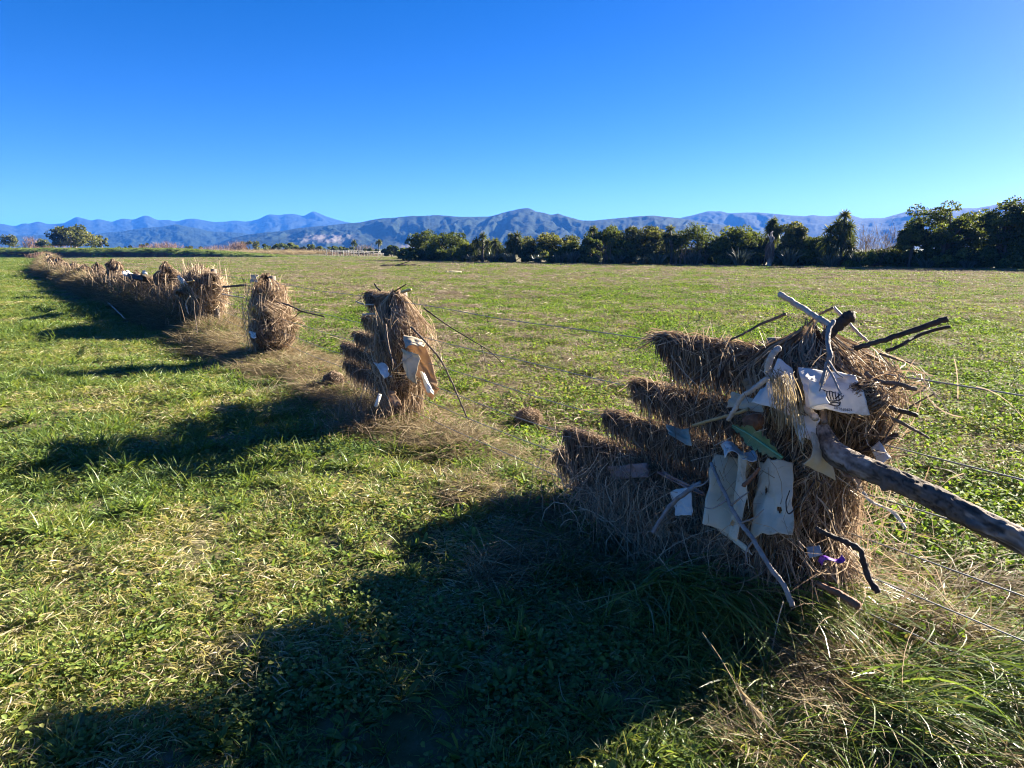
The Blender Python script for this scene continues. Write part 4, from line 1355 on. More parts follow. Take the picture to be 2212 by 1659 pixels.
s4 = Sheet(fc([(1752, 932), (1764, 938), (1800, 1036), (1726, 998)], [.40, .36, .30, .42]), lambda u, v: .05 * np.sin(v * 2.6) * (1 - u * .5), .05, 6)
sheet_obj('card_sheet', 'brownish buff card hanging under the log end', 'card sheet', s4, M_BUFF, (), 24, group=GS)
s5 = Sheet(fc([(1562, 985), (1638, 990), (1622, 1174), (1546, 1138)], [.30, .30, .44, .40]), lambda u, v: .085 * np.cos(u * 6.5 + .6) * (1 - .45 * v) + .03 * v, .12, 7)
sheet_obj('card_sheet', 'large cream card with a vertical fold and a hole near its lower corner', 'card sheet', s5, M_CREAM, [(.87, .83, .06, .035)], 36, group=GS)
s5b = Sheet(fc([(1558, 962), (1632, 968), (1637, 994), (1566, 985)], [.20, .22, .38, .40]), lambda u, v: .02 * np.sin(u * 6), .10, 8)
sheet_obj('card_flap', 'bluish white torn flap folded over the top of the large cream card', 'card sheet', s5b, M_WHITE, (), 20, group=GS)
s6 = Sheet(fc([(1646, 1000), (1715, 1003), (1723, 1161), (1633, 1166)], [.27, .24, .36, .38]), lambda u, v: .05 * np.sin(u * 2.5 + .4) + .02 * v, .08, 9)
sheet_obj('card_sheet', 'large buff card with two holes and a straight lower edge', 'card sheet', s6, M_CREAM, [(.74, .66, .055, .045), (.36, .40, .05, .045)], 36, group=GS)
s5c = Sheet(fc([(1540, 1132), (1590, 1150), (1635, 1196), (1600, 1182)], [.34, .36, .40, .36]), lambda u, v: .02 * u, .05, 19)
sheet_obj('card_sheet', 'slanting cream card edge below the large folded card', 'card sheet', s5c, M_CREAM, (), 16, group=GS)
s7 = Sheet(fc([(1448, 1064), (1496, 1053), (1497, 1114), (1462, 1116)], [.30, .30, .36, .36]), lambda u, v: .015 * np.sin(u * 3), .05, 10)
sheet_obj('card_sheet', 'small white card behind a grey forked stick low on the left', 'card sheet', s7, M_WHITE, (), 20, group=GS)
s8 = Sheet(fc([(1316, 1008), (1396, 1000), (1402, 1031), (1316, 1036)], [.16, .18, .20, .18]), lambda u, v: .006 * u, .02, 11)
sheet_obj('board', 'flat reddish board poking out of the lower straw drape', 'board', s8, M_PINK, (), 14, th=.014)
s8b = Sheet(fc([(1420, 1022), (1432, 1016), (1518, 1062), (1512, 1070)], [.20, .20, .34, .34]), lambda u, v: .012 * np.sin(v * 4), .02, 12)
sheet_obj('plastic_strip', 'pale pink plastic strip lying across the low straw', 'strip', s8b, M_PINK, (), 16, th=.005)
s9 = Sheet(fc([(1880, 968), (1898, 962), (1924, 996), (1900, 1006)], [.08, .02, .05, .12]), lambda u, v: .03 * np.sin(u * 3), .06, 13)
sheet_obj('card_sheet', 'small white curled scrap on the sunlit right of the big heap', 'card sheet', s9, M_WHITE, (), 16, group=GS)
s10 = Sheet(fc([(1600, 822), (1640, 820), (1664, 842), (1616, 848)], [.14, .14, .18, .20]), lambda u, v: .02 * np.sin(u * 3), .06, 14)
sheet_obj('card_sheet', 'brown card fragment under the second straw drape', 'card sheet', s10, M_TAN, (), 16, group=GS)
s11 = Sheet(fc([(1446, 926), (1482, 918), (1490, 958), (1452, 946)], [.16, .16, .22, .22]), lambda u, v: .03 * np.cos(u * 4), .06, 15)
sheet_obj('card_sheet', 'small buff card curled in the third straw drape', 'card sheet', s11, M_BUFF, (), 16, group=GS)
s12 = Sheet(fc([(1580, 845), (1640, 866), (1640, 890), (1570, 880)], [.24, .28, .30, .26]), lambda u, v: .02 * np.sin(u * 5), .1, 16)
sheet_obj('card_sheet', 'crumpled buff card left of the white punched card', 'card sheet', s12, M_BUFF, (), 18, group=GS)
s13 = Sheet(fc([(1742, 1182), (1772, 1180), (1778, 1200), (1748, 1206)], [.36, .34, .36, .38]), lambda u, v: .01 * u, .06, 17)
sheet_obj('grey_scrap', 'grey scrap of card low on the right foot of the big heap', 'scrap', s13, M_GREYS, (), 12)
s14 = Sheet(fc([(1768, 1212), (1816, 1196), (1824, 1204), (1776, 1222)], [.34, .30, .32, .36]), lambda u, v: .02 * np.sin(u * 6), .08, 18)
sheet_obj('wrapper', 'crumpled purple wrapper in the grass beside the big heap', 'wrapper', s14, M_PURPLE, (), 16)
s15 = Sheet(fc([(1822, 1010), (1870, 1050), (1864, 1064), (1816, 1030)], [.12, .10, .14, .16]), lambda u, v: .02 * np.sin(u * 4), .1, 27)
sheet_obj('card_sheet', 'tan card strip under the log on the sunlit side', 'card sheet', s15, M_TAN, (), 14, group=GS)
# ribbons on the right
s16 = Sheet(fc([(1862, 1062), (1866, 1060), (1961, 1136), (1958, 1140)], [.16, .16, .10, .10]), lambda u, v: .02 * np.sin(v * 7), 0, 28)
sheet_obj('plastic_strap', 'thin pinkish plastic strap trailing right from under the log', 'strap', s16, M_WHITE, (), 14, th=.001)

# lettering and sketch printed on the paper sheet
def print_on(sh, host):
    fcu = bpy.data.curves.new('lettering', 'FONT'); fcu.body = 'KIWIFRUIT'; fcu.size = 1.0
    tmp = bpy.data.objects.new('lettering', fcu)
    COL.objects.link(tmp)
    me = bpy.data.meshes.new_from_object(tmp.evaluated_get(bpy.context.evaluated_depsgraph_get()))
    bpy.data.objects.remove(tmp)
    bmx = bmesh.new(); bmx.from_mesh(me)
    co = np.array([v.co for v in bmx.verts])
    x0, x1 = co[:, 0].min(), co[:, 0].max(); y0, y1 = co[:, 1].min(), co[:, 1].max()
    tx = (co[:, 0] - x0) / (x1 - x0); ty = (co[:, 1] - y0) / (y1 - y0)
    u = .72 - tx * .29; v = .905 + ty * .06                       # upside down, as it hangs
    P = sh.at(u, v, .0012) - np.array(host.location)
    for vert, p in zip(bmx.verts, P): vert.co = p
    bmx.to_mesh(me); bmx.free(); me.materials.append(M_INK); me.name = 'lettering'
    o = bpy.data.objects.new('lettering', me); COL.objects.link(o); o.parent = host
    S = []
    def stroke(pts, w=.010):
        p = catmull([(a, b, 0) for a, b in pts], 5)[:, :2]
        S.append((sh.at(p[:, 0], p[:, 1], .0014) - np.array(host.location), w))
    stroke([(.34, .77), (.38, .86), (.46, .90), (.53, .87), (.57, .80)], .012)
    stroke([(.30, .74), (.40, .79), (.50, .79), (.60, .75)])
    for k in range(6):
        a = .34 + k * .045
        stroke([(a, .77), (a - .01 + k * .004, .68), (a + .02, .58 + .02 * (k % 2))], .007)
    stroke([(.33, .57), (.40, .60), (.46, .58), (.52, .62)], .007)
    stroke([(.50, .76), (.58, .68), (.64, .60)], .012)
    stroke([(.54, .80), (.62, .72), (.66, .66)], .008)
    stroke([(.40, .84), (.47, .82), (.54, .83)], .012)
    stroke([(.20, .80), (.26, .83), (.31, .81)], .010)
    stroke([(.16, .74), (.22, .72), (.28, .73)], .010)
    parts = []
    for P, w in S:
        t = np.gradient(P, axis=0); t /= np.linalg.norm(t, axis=1, keepdims=True)
        sd = np.cross(t, sh.n) * w * .25
        V = np.stack([P + sd, P - sd], 1).reshape(-1, 3)
        i = np.arange(len(P) - 1)[:, None] * 2
        parts.append((V, np.concatenate([i, i + 1, i + 3, i + 2], 1), 0.5))
    V, F, T = merge(parts)
    mesh_np('printed_sketch', V, F, M_INK, host)


print_on(s2, o2)

# second heap
t1 = Sheet(fc([(872, 728), (923, 742), (950, 845), (905, 812)], [.10, -.02, -.04, .06]), lambda u, v: .04 * np.sin(u * 3) + .02 * np.cos(v * 6), .06, 31)
sheet_obj('card_sheet', 'long tan card glowing in the sun on the right of the slim heap', 'card sheet', t1, M_TAN, (), 26, group=GS)
t1b = Sheet(fc([(906, 806), (950, 838), (934, 864), (914, 838)], [.06, -.02, .0, .06]), lambda u, v: .02 * np.sin(u * 3), .06, 32)
sheet_obj('card_sheet', 'tan card lower flap at the bottom of the long tan card', 'card sheet', t1b, M_TAN, (), 18, group=GS)
t2 = Sheet(fc([(866, 752), (908, 766), (900, 830), (878, 800)], [.22, .20, .26, .26]), lambda u, v: .05 * np.sin(u * 3), .06, 33)
sheet_obj('card_sheet', 'grey shaded card bulging from the middle of the slim heap', 'card sheet', t2, M_BUFF, (), 20, group=GS)
t3 = Sheet(fc([(908, 808), (916, 804), (938, 848), (926, 856)], [.16, .12, .10, .14]), lambda u, v: .035 * np.sin(u * 3.5), .30, 34)
sheet_obj('card_sheet', 'bright white rolled paper on the right of the slim heap', 'card sheet', t3, M_WHITE, (), 18, group=GS)
t4 = Sheet(fc([(812, 784), (824, 782), (842, 812), (832, 816)], [.30, .30, .32, .32]), lambda u, v: .03 * np.sin(u * 4), .35, 35)
sheet_obj('card_sheet', 'white paper scrap on the shaded left of the slim heap', 'card sheet', t4, M_WHITE, (), 16, group=GS)
t5 = Sheet(fc([(870, 727), (922, 741), (915, 752), (876, 750)], [.16, .04, .14, .24]), lambda u, v: .02 * np.sin(u * 3), .06, 36)
sheet_obj('card_sheet', 'pale tan folded top edge above the grey card', 'card sheet', t5, M_BUFF, (), 16, group=GS)
t6 = Sheet(fc([(836, 846), (848, 842), (864, 874), (856, 880)], [.22, .22, .26, .26]), lambda u, v: .03 * np.sin(u * 4), .35, 37)
sheet_obj('card_sheet', 'dull dark card strip at the shaded foot of the slim heap', 'card sheet', t6, M_TAN, (), 16, group=GS)
p = fc([(821, 852), (812, 878)], [.36, .42])
o = tubes_obj('plastic_pipe', [tube(np.array(p) - p[0], .016, 12)], M_WHITE); o.location = tuple(p[0])
tag(o, 'short white plastic pipe at the foot of the slim heap', 'pipe')
# third and fourth heaps, far row
u1 = Sheet(fc([(541, 596), (558, 594), (556, 610), (544, 614)], [.16, .14, .2, .2]), lambda u, v: .04 * np.sin(u * 3), .08, 41)
sheet_obj('card_sheet', 'tan card scrap on the very top of the narrow third heap', 'card sheet', u1, M_BUFF, (), 14, group=GS)
u2 = Sheet(fc([(539, 716), (552, 718), (553, 734), (541, 728)], [.3, .3, .34, .34]), lambda u, v: .03 * np.sin(u * 3), .08, 42)
sheet_obj('card_sheet', 'pale card scrap low on the shaded side of the third heap', 'card sheet', u2, M_WHITE, (), 14, group=GS)
u3 = Sheet(fc([(384, 602), (400, 604), (408, 618), (394, 614)], [.38, .38, .5, .5]), lambda u, v: .06 * np.sin(u * 3), .08, 43)
sheet_obj('card_sheet', 'bright white sheet standing out from the wide bushy heap', 'card sheet', u3, M_WHITE, (), 16, group=GS)
u4 = Sheet(fc([(376, 634), (396, 626), (400, 633), (382, 641)], [.4, .4, .5, .5]), lambda u, v: .05 * np.sin(u * 3), .08, 44)
sheet_obj('card_sheet', 'dull white sheet low at the left end of the wide bushy heap', 'card sheet', u4, M_TAN, (), 16, group=GS)
u5 = Sheet(frow([(217, 587), (227, 586), (228, 604), (222, 604)], [.4, .4, .46, .46]), lambda u, v: .06 * np.sin(u * 3), .05, 45)
sheet_obj('card_sheet', 'tan sheet hanging upright in the far debris row', 'card sheet', u5, M_BUFF, (), 12, group=GS)
u6 = Sheet(frow([(271, 589), (284, 587), (286, 597), (275, 599)], [.42, .42, .5, .5]), lambda u, v: .12 * np.sin(u * 9), .1, 46)
sheet_obj('plastic_sheet', 'crumpled white plastic sheet on the far debris row', 'plastic sheet', u6, M_WHITE, (), 18)
u7 = Sheet(frow([(280, 594), (318, 590), (318, 602), (284, 607)], [.42, .42, .48, .48]), lambda u, v: .10 * np.sin(u * 8), .1, 47)
sheet_obj('plastic_sheet', 'black plastic sheet drooping below the white one', 'plastic sheet', u7, M_BLACKP, (), 18)
u8 = Sheet(frow([(308, 587), (316, 585), (319, 593), (311, 595)], [.46, .45, .5, .5]), lambda u, v: .05 * np.sin(u * 3), .05, 48)
sheet_obj('card_sheet', 'small pale folded card at the right of the plastic sheets', 'card sheet', u8, M_WHITE, (), 12, group=GS)
gb = on_ground(980, 591)
o = sheet_obj('board', 'small pale board lying far out in the field', 'board', Sheet([gb + (-.55, .2, .16), gb + (.5, .2, .18), gb + (.55, -.2, .05), gb + (-.5, -.25, .04)], Z, .05, 50), M_BUFF, (), 8, th=.03)


# ------------------------------------------------------------------ the log and the sticks
def stick(name, label, pts, offs, r0, r1=None, mat=None, cat='stick', forks=(), rough=.06, sides=8, knots=0, seed=0, group='sticks caught in the straw'):
    rng = np.random.default_rng(900 + seed)
    if offs is None: offs = [None] * len(pts)
    if np.isscalar(offs): offs = np.full(len(pts), offs)
    if len(offs) == 2 and len(pts) > 2: offs = np.linspace(offs[0], offs[1], len(pts))
    if offs[0] is None:
        P = np.array([on_ground(x, y) for x, y in pts]); P[:, 2] += r0 + .02
    else:
        P = np.array([on_fence(x, y, o) for (x, y), o in zip(pts, offs)])
    P[:, 2] = np.maximum(P[:, 2], r0 * .6)
    C = catmull(P, 6 if len(pts) > 2 else 10)
    C = C + rng.normal(0, 1, C.shape) * r0 * .12
    r = np.linspace(r0, r1 if r1 else r0 * .7, len(C))
    for k in range(knots):
        j = rng.integers(1, len(C) - 1); r[j] *= 1.35
    c = C[0].copy()
    tb = [tube(C - c, r, sides, rng, rough, tint=.5)]
    for f in forks:
        Q = np.array([on_fence(x, y, o) for x, y, o in f])
        D = catmull(Q, 5)
        tb.append(tube(D - c, np.linspace(r0 * .6, r0 * .25, len(D)), 6, rng, rough))
    o = tubes_obj(name, tb, mat or M_BARK)
    o.location = tuple(c)
    return tag(o, label, cat, group)


stick('stick', 'thick pale barked stick jutting up left from the top of the big heap', [(1683, 635), (1722, 658), (1764, 684), (1800, 706)], [.0, -.05, 0, .05], .013, .013, M_PALE, seed=1)
stick('stick', 'thin pale stick crossing behind the broken stub at the heap top', [(1801, 664), (1822, 686), (1850, 715), (1874, 738)], -.10, .0075, .006, M_PALE, seed=2)
stick('broken_stub', 'stout dark broken stub pointing up from the top of the big heap', [(1838, 677), (1824, 692), (1800, 712), (1790, 722)], [.05, .07, .10, .10], .020, .024, M_DARKW, rough=.12, sides=10, seed=3, knots=2)
stick('stick', 'long straight dark stick slanting up right from the big heap', [(2048, 688), (2000, 704), (1930, 727), (1880, 743), (1846, 752)], [-.10, -.06, .02, .1, .14], .0115, .010, M_DARKW, seed=4)
stick('stick', 'curved dark stick just below the long straight one', [(2053, 706), (2020, 712), (1985, 724), (1945, 746), (1915, 758)], [-.2, -.16, -.1, 0, .05], .0065, .007, M_DARKW, seed=5)
stick('twig', 'short dark twig lying across the heap top', [(1800, 665), (1780, 674), (1764, 683), (1742, 704)], -.05, .006, .005, M_BARK, seed=6)
stick('stick', 'dark stick slanting over the top drape towards the left', [(1698, 678), (1668, 690), (1640, 702), (1604, 722), (1560, 742)], [-.12, -.1, -.06, 0, .04], .0075, .005, M_BARK, seed=7)
stick('stick', 'grey upright stick with stringy roots down the face of the big heap', [(1800, 693), (1790, 715), (1788, 738), (1793, 768), (1786, 795), (1774, 830)], [.24, .28, .32, .36, .38, .42], .009, .010, M_GREYW,
      forks=[[(1786, 792, .39), (1800, 815, .42), (1812, 842, .44), (1820, 862, .44)], [(1790, 780, .38), (1806, 804, .42), (1822, 816, .42)], [(1783, 800, .40), (1776, 830, .44), (1770, 845, .46)]], seed=8)
stick('hooked_stick', 'pale hooked branch curling over left of the papers', [(1684, 752), (1676, 757), (1667, 768), (1659, 788), (1660, 808), (1668, 818)], [.34, .36, .37, .37, .36, .36], .0125, .013, M_PALE, sides=10, seed=9)
stick('stick', 'long pale peeled stick running down left from the hooked branch', [(1661, 817), (1640, 830), (1622, 843), (1603, 858), (1587, 884), (1573, 908)], [.38, .39, .40, .40, .40, .40], .0115, .009, M_PALE, seed=10)
stick('cane', 'yellowish straight cane between the third drape and the white card', [(1616, 884), (1580, 896), (1540, 907), (1497, 919)], [.30, .28, .24, .20], .008, .0075, M_CANE, cat='cane', seed=11)
stick('twig', 'thin dark twig fanning right below the long sticks', [(1900, 764), (1935, 775), (1976, 786)], [.05, 0, -.06], .0055, .004, M_BARK, seed=12)
stick('twisted_stick', 'twisted dark stick with a hooked side shoot on the right', [(1871, 805), (1890, 822), (1912, 826), (1940, 830), (1980, 842)], [.16, .14, .12, .10, .06], .0095, .009, M_BARK, forks=[[(1880, 815, .15), (1900, 834, .15), (1925, 840, .12), (1941, 826, .1), (1942, 808, .08)]], seed=13)
stick('stick', 'dark straight stick poking right below the wad of hay', [(1890, 870), (1935, 884), (1982, 898)], [.12, .06, 0], .0095, .009, M_DARKW, seed=14)
stick('stick', 'thin long stick sloping down right past the big heap', [(1898, 890), (1940, 910), (1975, 928), (2006, 946)], [.14, .08, .02, -.04], .0075, .005, M_BARK, seed=15)
stick('stick', 'dark flat stick slanting up right above the log', [(1842, 992), (1875, 972), (1908, 954), (1938, 937)], [.10, .06, .02, -.02], .0115, .0105, M_DARKW, seed=16)
stick('twig', 'wiry twig rising right from above the log', [(1880, 1000), (1905, 960), (1940, 900), (1985, 868), (2020, 850)], [.05, .04, 0, -.05, -.08], .004, .003, M_BARK, seed=17)
stick('forked_stick', 'pale grey forked stick low on the left in front of the small white card', [(1410, 1150), (1430, 1118), (1450, 1090), (1480, 1066), (1514, 1042)], [.46, .44, .42, .40, .36], .0095, .011, M_GREYW, forks=[[(1500, 1052, .38), (1520, 1046, .38), (1538, 1028, .36)], [(1482, 1064, .4), (1500, 1040, .36)]], seed=18)
stick('branch', 'long thin grey branch slanting down across the big cream cards', [(1536, 1000), (1556, 1045), (1578, 1092), (1600, 1130), (1628, 1168), (1660, 1220), (1692, 1262), (1712, 1310)], [.40, .46, .50, .52, .54, .56, .56, .56], .0075, .010, M_GREYW,
      forks=[[(1578, 1092, .5), (1600, 1075, .52), (1618, 1062, .53)], [(1600, 1130, .52), (1630, 1118, .55), (1650, 1100, .56)], [(1570, 1080, .5), (1540, 1098, .52), (1520, 1096, .52)], [(1628, 1168, .54), (1612, 1190, .56), (1615, 1215, .57)]], seed=19)
stick('knotted_stick', 'knotted dark stick bending down to the grass right of the purple wrapper', [(1762, 1140), (1800, 1160), (1828, 1171), (1857, 1188), (1866, 1215), (1878, 1250), (1898, 1280)], [.36, .34, .32, .30, .30, .30, .30], .0085, .011, M_DARKW, knots=6, rough=.12, seed=20)
stick('stick', 'reddish brown stub of wood on the shaded ground at the heap foot', [(1766, 1260), (1796, 1274), (1822, 1288), (1856, 1310)], [.52, .52, .52, .52], .008, .015, M_RUSTW, seed=21)
stick('twig', 'bent dark twig lying over the large buff card', [(1760, 1040), (1735, 1075), (1705, 1110), (1698, 1085), (1706, 1060)], [.42, .43, .44, .44, .43], .003, .002, M_DARKW, seed=22)
stick('twig', 'dark crooked twig below the top drape on the left', [(1545, 795), (1520, 812), (1500, 822), (1490, 835)], [.08, .08, .08, .08], .005, .004, M_DARKW, seed=23)
stick('twig', 'dark forked twig crossing the gap under the top drape', [(1592, 752), (1575, 775), (1555, 812), (1548, 845)], [.12, .13, .13, .12], .0055, .004, M_DARKW, forks=[[(1585, 762, .12), (1575, 748, .12), (1560, 730, .1)]], seed=24)
stick('stick', 'dark stick stub on the front of the large cream card', [(1640, 1010), (1625, 1030), (1606, 1050)], [.42, .44, .46], .007, .009, M_RUSTW, seed=25)
stick('branch_stub', 'stubby pale cut branch end under the printed sheet', [(1742, 880), (1752, 892), (1762, 903)], [.30, .36, .40], .013, .013, M_PALE, seed=26)
stick('branch_stub', 'second brown cut branch end beside the pale one', [(1776, 885), (1779, 898), (1781, 912)], [.30, .36, .40], .012, .012, M_BARK, seed=27)

# the big log
pl = [(1776, 924), (1786, 952), (1800, 976), (1835, 997), (1875, 1014), (1925, 1032), (1970, 1053), (2020, 1076), (2064, 1099), (2140, 1137), (2212, 1172), (2330, 1240)]
of = [.30, .33, .36, .36, .35, .34, .33, .32, .31, .30, .29, .27]
P = np.array([on_fence(x, y, o) for (x, y), o in zip(pl, of)])
C = catmull(P, 22)
rng = np.random.default_rng(77)
S_ = 44
q_ = np.linspace(0, 66, len(C))
rad = np.interp(q_, [0, 6, 14, 30, 50, 66], [.026, .036, .044, .040, .041, .040])
V, F, T, CC = tube(C, rad, S_, rng, 0)
ring = np.repeat(q_, S_); ang = np.tile(np.arange(S_), len(C)) / S_ * 2 * math.pi
cx, cy = np.cos(ang), np.sin(ang)
dsp = .20 * (fbm(ring * .16, cx * 1.6 + cy * 1.1 + 5, 3, 3) - .5) + .10 * (fbm(cx * 5 + 9 + ring * .05, ring * .09 + cy * 5, 6, 3) - .5)
fiss = np.abs(2 * fbm(ang * 2.1 + .35 * np.sin(ring * .3), ring * .22, 12, 3) - 1)
fiss2 = np.abs(2 * fbm(ang * 4.5 + .2 * np.sin(ring * .5), ring * .45, 15, 3) - 1)
dsp = dsp - .10 * (1 - smooth(0, .22, fiss)) - .05 * (1 - smooth(0, .25, fiss2))
for kc, ka in ((20, 2.0), (38, 1.2), (52, 1.9), (58, 1.0), (30, 2.6)):
    dsp += .42 * np.exp(-((ring - kc) / 1.0) ** 2 - (np.angle(np.exp(1j * (ang - ka))) / .33) ** 2)
cen = np.repeat(C, S_, axis=0)
V[:len(cen)] = cen + (V[:len(cen)] - cen) * (1 + dsp[:, None])
patch = smooth(.5, .66, fbm(ring * .13 + 3, cx * 1.2 + cy, 22, 3))                    # bark worn away to paler wood
tint = np.clip(.30 + .45 * patch + .35 * (fbm(ang * 6, ring * .35, 31, 4) - .5) - .30 * (1 - smooth(0, .2, fiss)) - .15 * (1 - smooth(0, .2, fiss2)), 0, 1)
tint = np.concatenate([tint, [.5, .5]])
c = C[0].copy()
M_LOG = strand_mat('log_bark', [(0, (.045, .034, .026)), (.35, (.13, .10, .08)), (.65, (.24, .19, .155)), (1, (.40, .33, .27))], 0, .85, .2)
_nt = M_LOG.node_tree
_bp = _nt.nodes.new('ShaderNodeBump'); _bp.inputs['Strength'].default_value = .6; _bp.inputs['Distance'].default_value = .004
_nz = _nt.nodes.new('ShaderNodeTexNoise'); _nz.inputs['Scale'].default_value = 110; _nz.inputs['Detail'].default_value = 6
_tc = _nt.nodes.new('ShaderNodeTexCoord')
_nt.links.new(_tc.outputs['Object'], _nz.inputs['Vector']); _nt.links.new(_nz.outputs[0], _bp.inputs['Height']); _nt.links.new(_bp.outputs[0], _nt.nodes['Principled BSDF'].inputs['Normal'])
o = tubes_obj('log', [(V - c, F, tint, CC)], M_LOG)
o.location = tuple(c)
tag(o, 'thick weathered log leaning out of the big heap towards the right', 'log')

# second heap's sticks
stick('stick', 'long thin stick leaning from the slim heap down to the field', [(888, 706), (922, 742), (952, 778), (968, 808), (990, 858), (1009, 903)], [.12, .06, .0, -.05, -.1, -.14], .010, .007, M_BARK, seed=40)
stick('stick', 'thin branch arching far right from the slim heap', [(915, 665), (935, 680), (975, 708), (1020, 735), (1059, 760), (1088, 788)], [.1, .05, -.1, -.2, -.3, -.35], .007, .003, M_DARKW, forks=[[(1040, 748, -.25), (1050, 790, -.25), (1060, 822, -.25)]], seed=41)
stick('twig', 'pale curved twig poking left from the slim heap top', [(770, 651), (785, 657), (808, 658)], [.05, .08, .1], .008, .008, M_PALE, seed=42)
stick('twig', 'dark twig poking up right from the slim heap top', [(852, 630), (864, 622), (878, 614)], 0, .006, .005, M_DARKW, seed=43)
stick('twig', 'short dark twig poking up left from the slim heap top', [(822, 628), (815, 622), (809, 613)], .05, .009, .008, M_DARKW, seed=44)
stick('wood_chip', 'yellow wood splinter on top of the slim heap', [(868, 631), (878, 628), (887, 626)], .05, .014, .012, M_CANE, cat='wood chip', seed=45)
stick('twig', 'pale chip of wood sticking left from the upper slim heap', [(784, 680), (796, 678), (812, 679)], [.1, .12, .12], .010, .010, M_PALE, seed=46)
stick('cane', 'long dry cane lying from the slim heap foot into the shade', [(820, 884), (798, 900), (776, 914), (758, 926)], None, .008, .007, M_CANE, cat='cane', seed=47)
stick('cane', 'shorter dry cane with a pale end at the slim heap foot', [(838, 900), (820, 912), (799, 924)], None, .007, .007, M_CANE, cat='cane', seed=48)
stick('branch', 'forked root branch down the middle of the slim heap', [(833, 700), (838, 740), (845, 770), (848, 790), (842, 812)], [.26, .3, .32, .34, .36], .008, .006, M_BARK, forks=[[(845, 770, .32), (855, 785, .36), (860, 808, .38)]], seed=49)
stick('twig', 'pale straw stalk hanging beside the grey card of the slim heap', [(850, 800), (872, 780), (890, 768)], [.32, .3, .26], .004, .004, M_PALE, seed=50)
# third and fourth heaps' sticks
stick('stick', 'dark forked stick pointing right from the narrow third heap', [(612, 655), (635, 664), (651, 672), (675, 678), (700, 684)], [.05, 0, -.05, -.1, -.15], .011, .008, M_DARKW, forks=[[(651, 672, -.05), (640, 682, -.05), (628, 690, -.04)]], seed=60)
stick('twig', 'thin twig above the dark forked stick of the third heap', [(605, 652), (622, 657), (645, 655)], [0, -.05, -.1], .006, .004, M_DARKW, seed=61)
stick('stick', 'short dark stick pointing right from the wide bushy heap', [(482, 620), (505, 618), (532, 616)], [.05, 0, -.05], .020, .018, M_DARKW, seed=62)
stick('stick', 'pale straight stick bridging from the wide heap to the third', [(480, 635), (500, 639), (528, 643)], [.1, .1, .1], .010, .009, M_PALE, seed=63)
stick('stick', 'pale bent stick hanging at the left of the wide bushy heap', [(410, 640), (402, 655), (403, 665), (407, 678)], [.5, .52, .52, .5], .011, .010, M_PALE, seed=64)
stick('stick', 'long thin pole hanging straight down from the wide bushy heap', [(419, 650), (421, 680), (427, 724)], [.5, .52, .54], .008, .007, M_BARK, seed=65)
stick('stick', 'pale stick standing up left beside the white sheet of the wide heap', [(418, 606), (402, 610), (390, 614)], [.4, .46, .5], .016, .014, M_CANE, seed=66)
stick('branch', 'long pale branch lying against the foot of the far debris row', [(232, 655), (250, 672), (270, 692)], None, .02, .012, M_PALE, seed=67)
stick('stick', 'pale stub standing in the grass before the far debris row', [(352, 668), (362, 655), (370, 646)], None, .018, .014, M_CANE, seed=68)

# leaf, wisp, clods and wads
def green_leaf():
    A = catmull([on_fence(1584, 918, .42), on_fence(1620, 938, .46), on_fence(1655, 962, .47), on_fence(1692, 988, .46)], 8)
    n = len(A); rng = np.random.default_rng(8)
    t = np.linspace(0, 1, n)
    w = .034 * np.sin(np.pi * np.clip(t * .86 + .07, 0, 1)) ** .8 * (1 + .25 * rng.normal(size=n))
    T = np.gradient(A, axis=0); T /= np.linalg.norm(T, axis=1, keepdims=True)
    S = np.cross(T, FN); S /= np.linalg.norm(S, axis=1, keepdims=True)
    rows = [A + S * w[:, None] + FN * .012, A + S * w[:, None] * .5 + FN * .003, A, A - S * w[:, None] * .5 + FN * .004, A - S * w[:, None] + FN * .014]
    V = np.stack(rows, 1).reshape(-1, 3)
    i = np.arange(n - 1)[:, None] * 5 + np.arange(4)[None]
    F = np.stack([i, i + 1, i + 6, i + 5], -1).reshape(-1, 4)
    c = A[0].copy()
    m = noise_mat('torn_leaf', [(.3, (.08, .16, .07)), (.55, (.16, .24, .12)), (.7, (.30, .26, .12))], 16, 4, .5, .3, 40, transl=.3)
    root = empty('green_leaf', c, 'long torn green leaf with a pale midrib on the dark straw', 'leaf')
    mesh_np('blade', V - c, F, m, root, smooth_shade=True)
    mr, nt, b, o = new_mat('leaf_midrib'); b.inputs['Base Color'].default_value = (.10, .28, .16, 1)
    tubes_obj('midrib', [tube(A - c + FN * .004, np.linspace(.0025, .005, n), 6)], mr, root)


green_leaf()


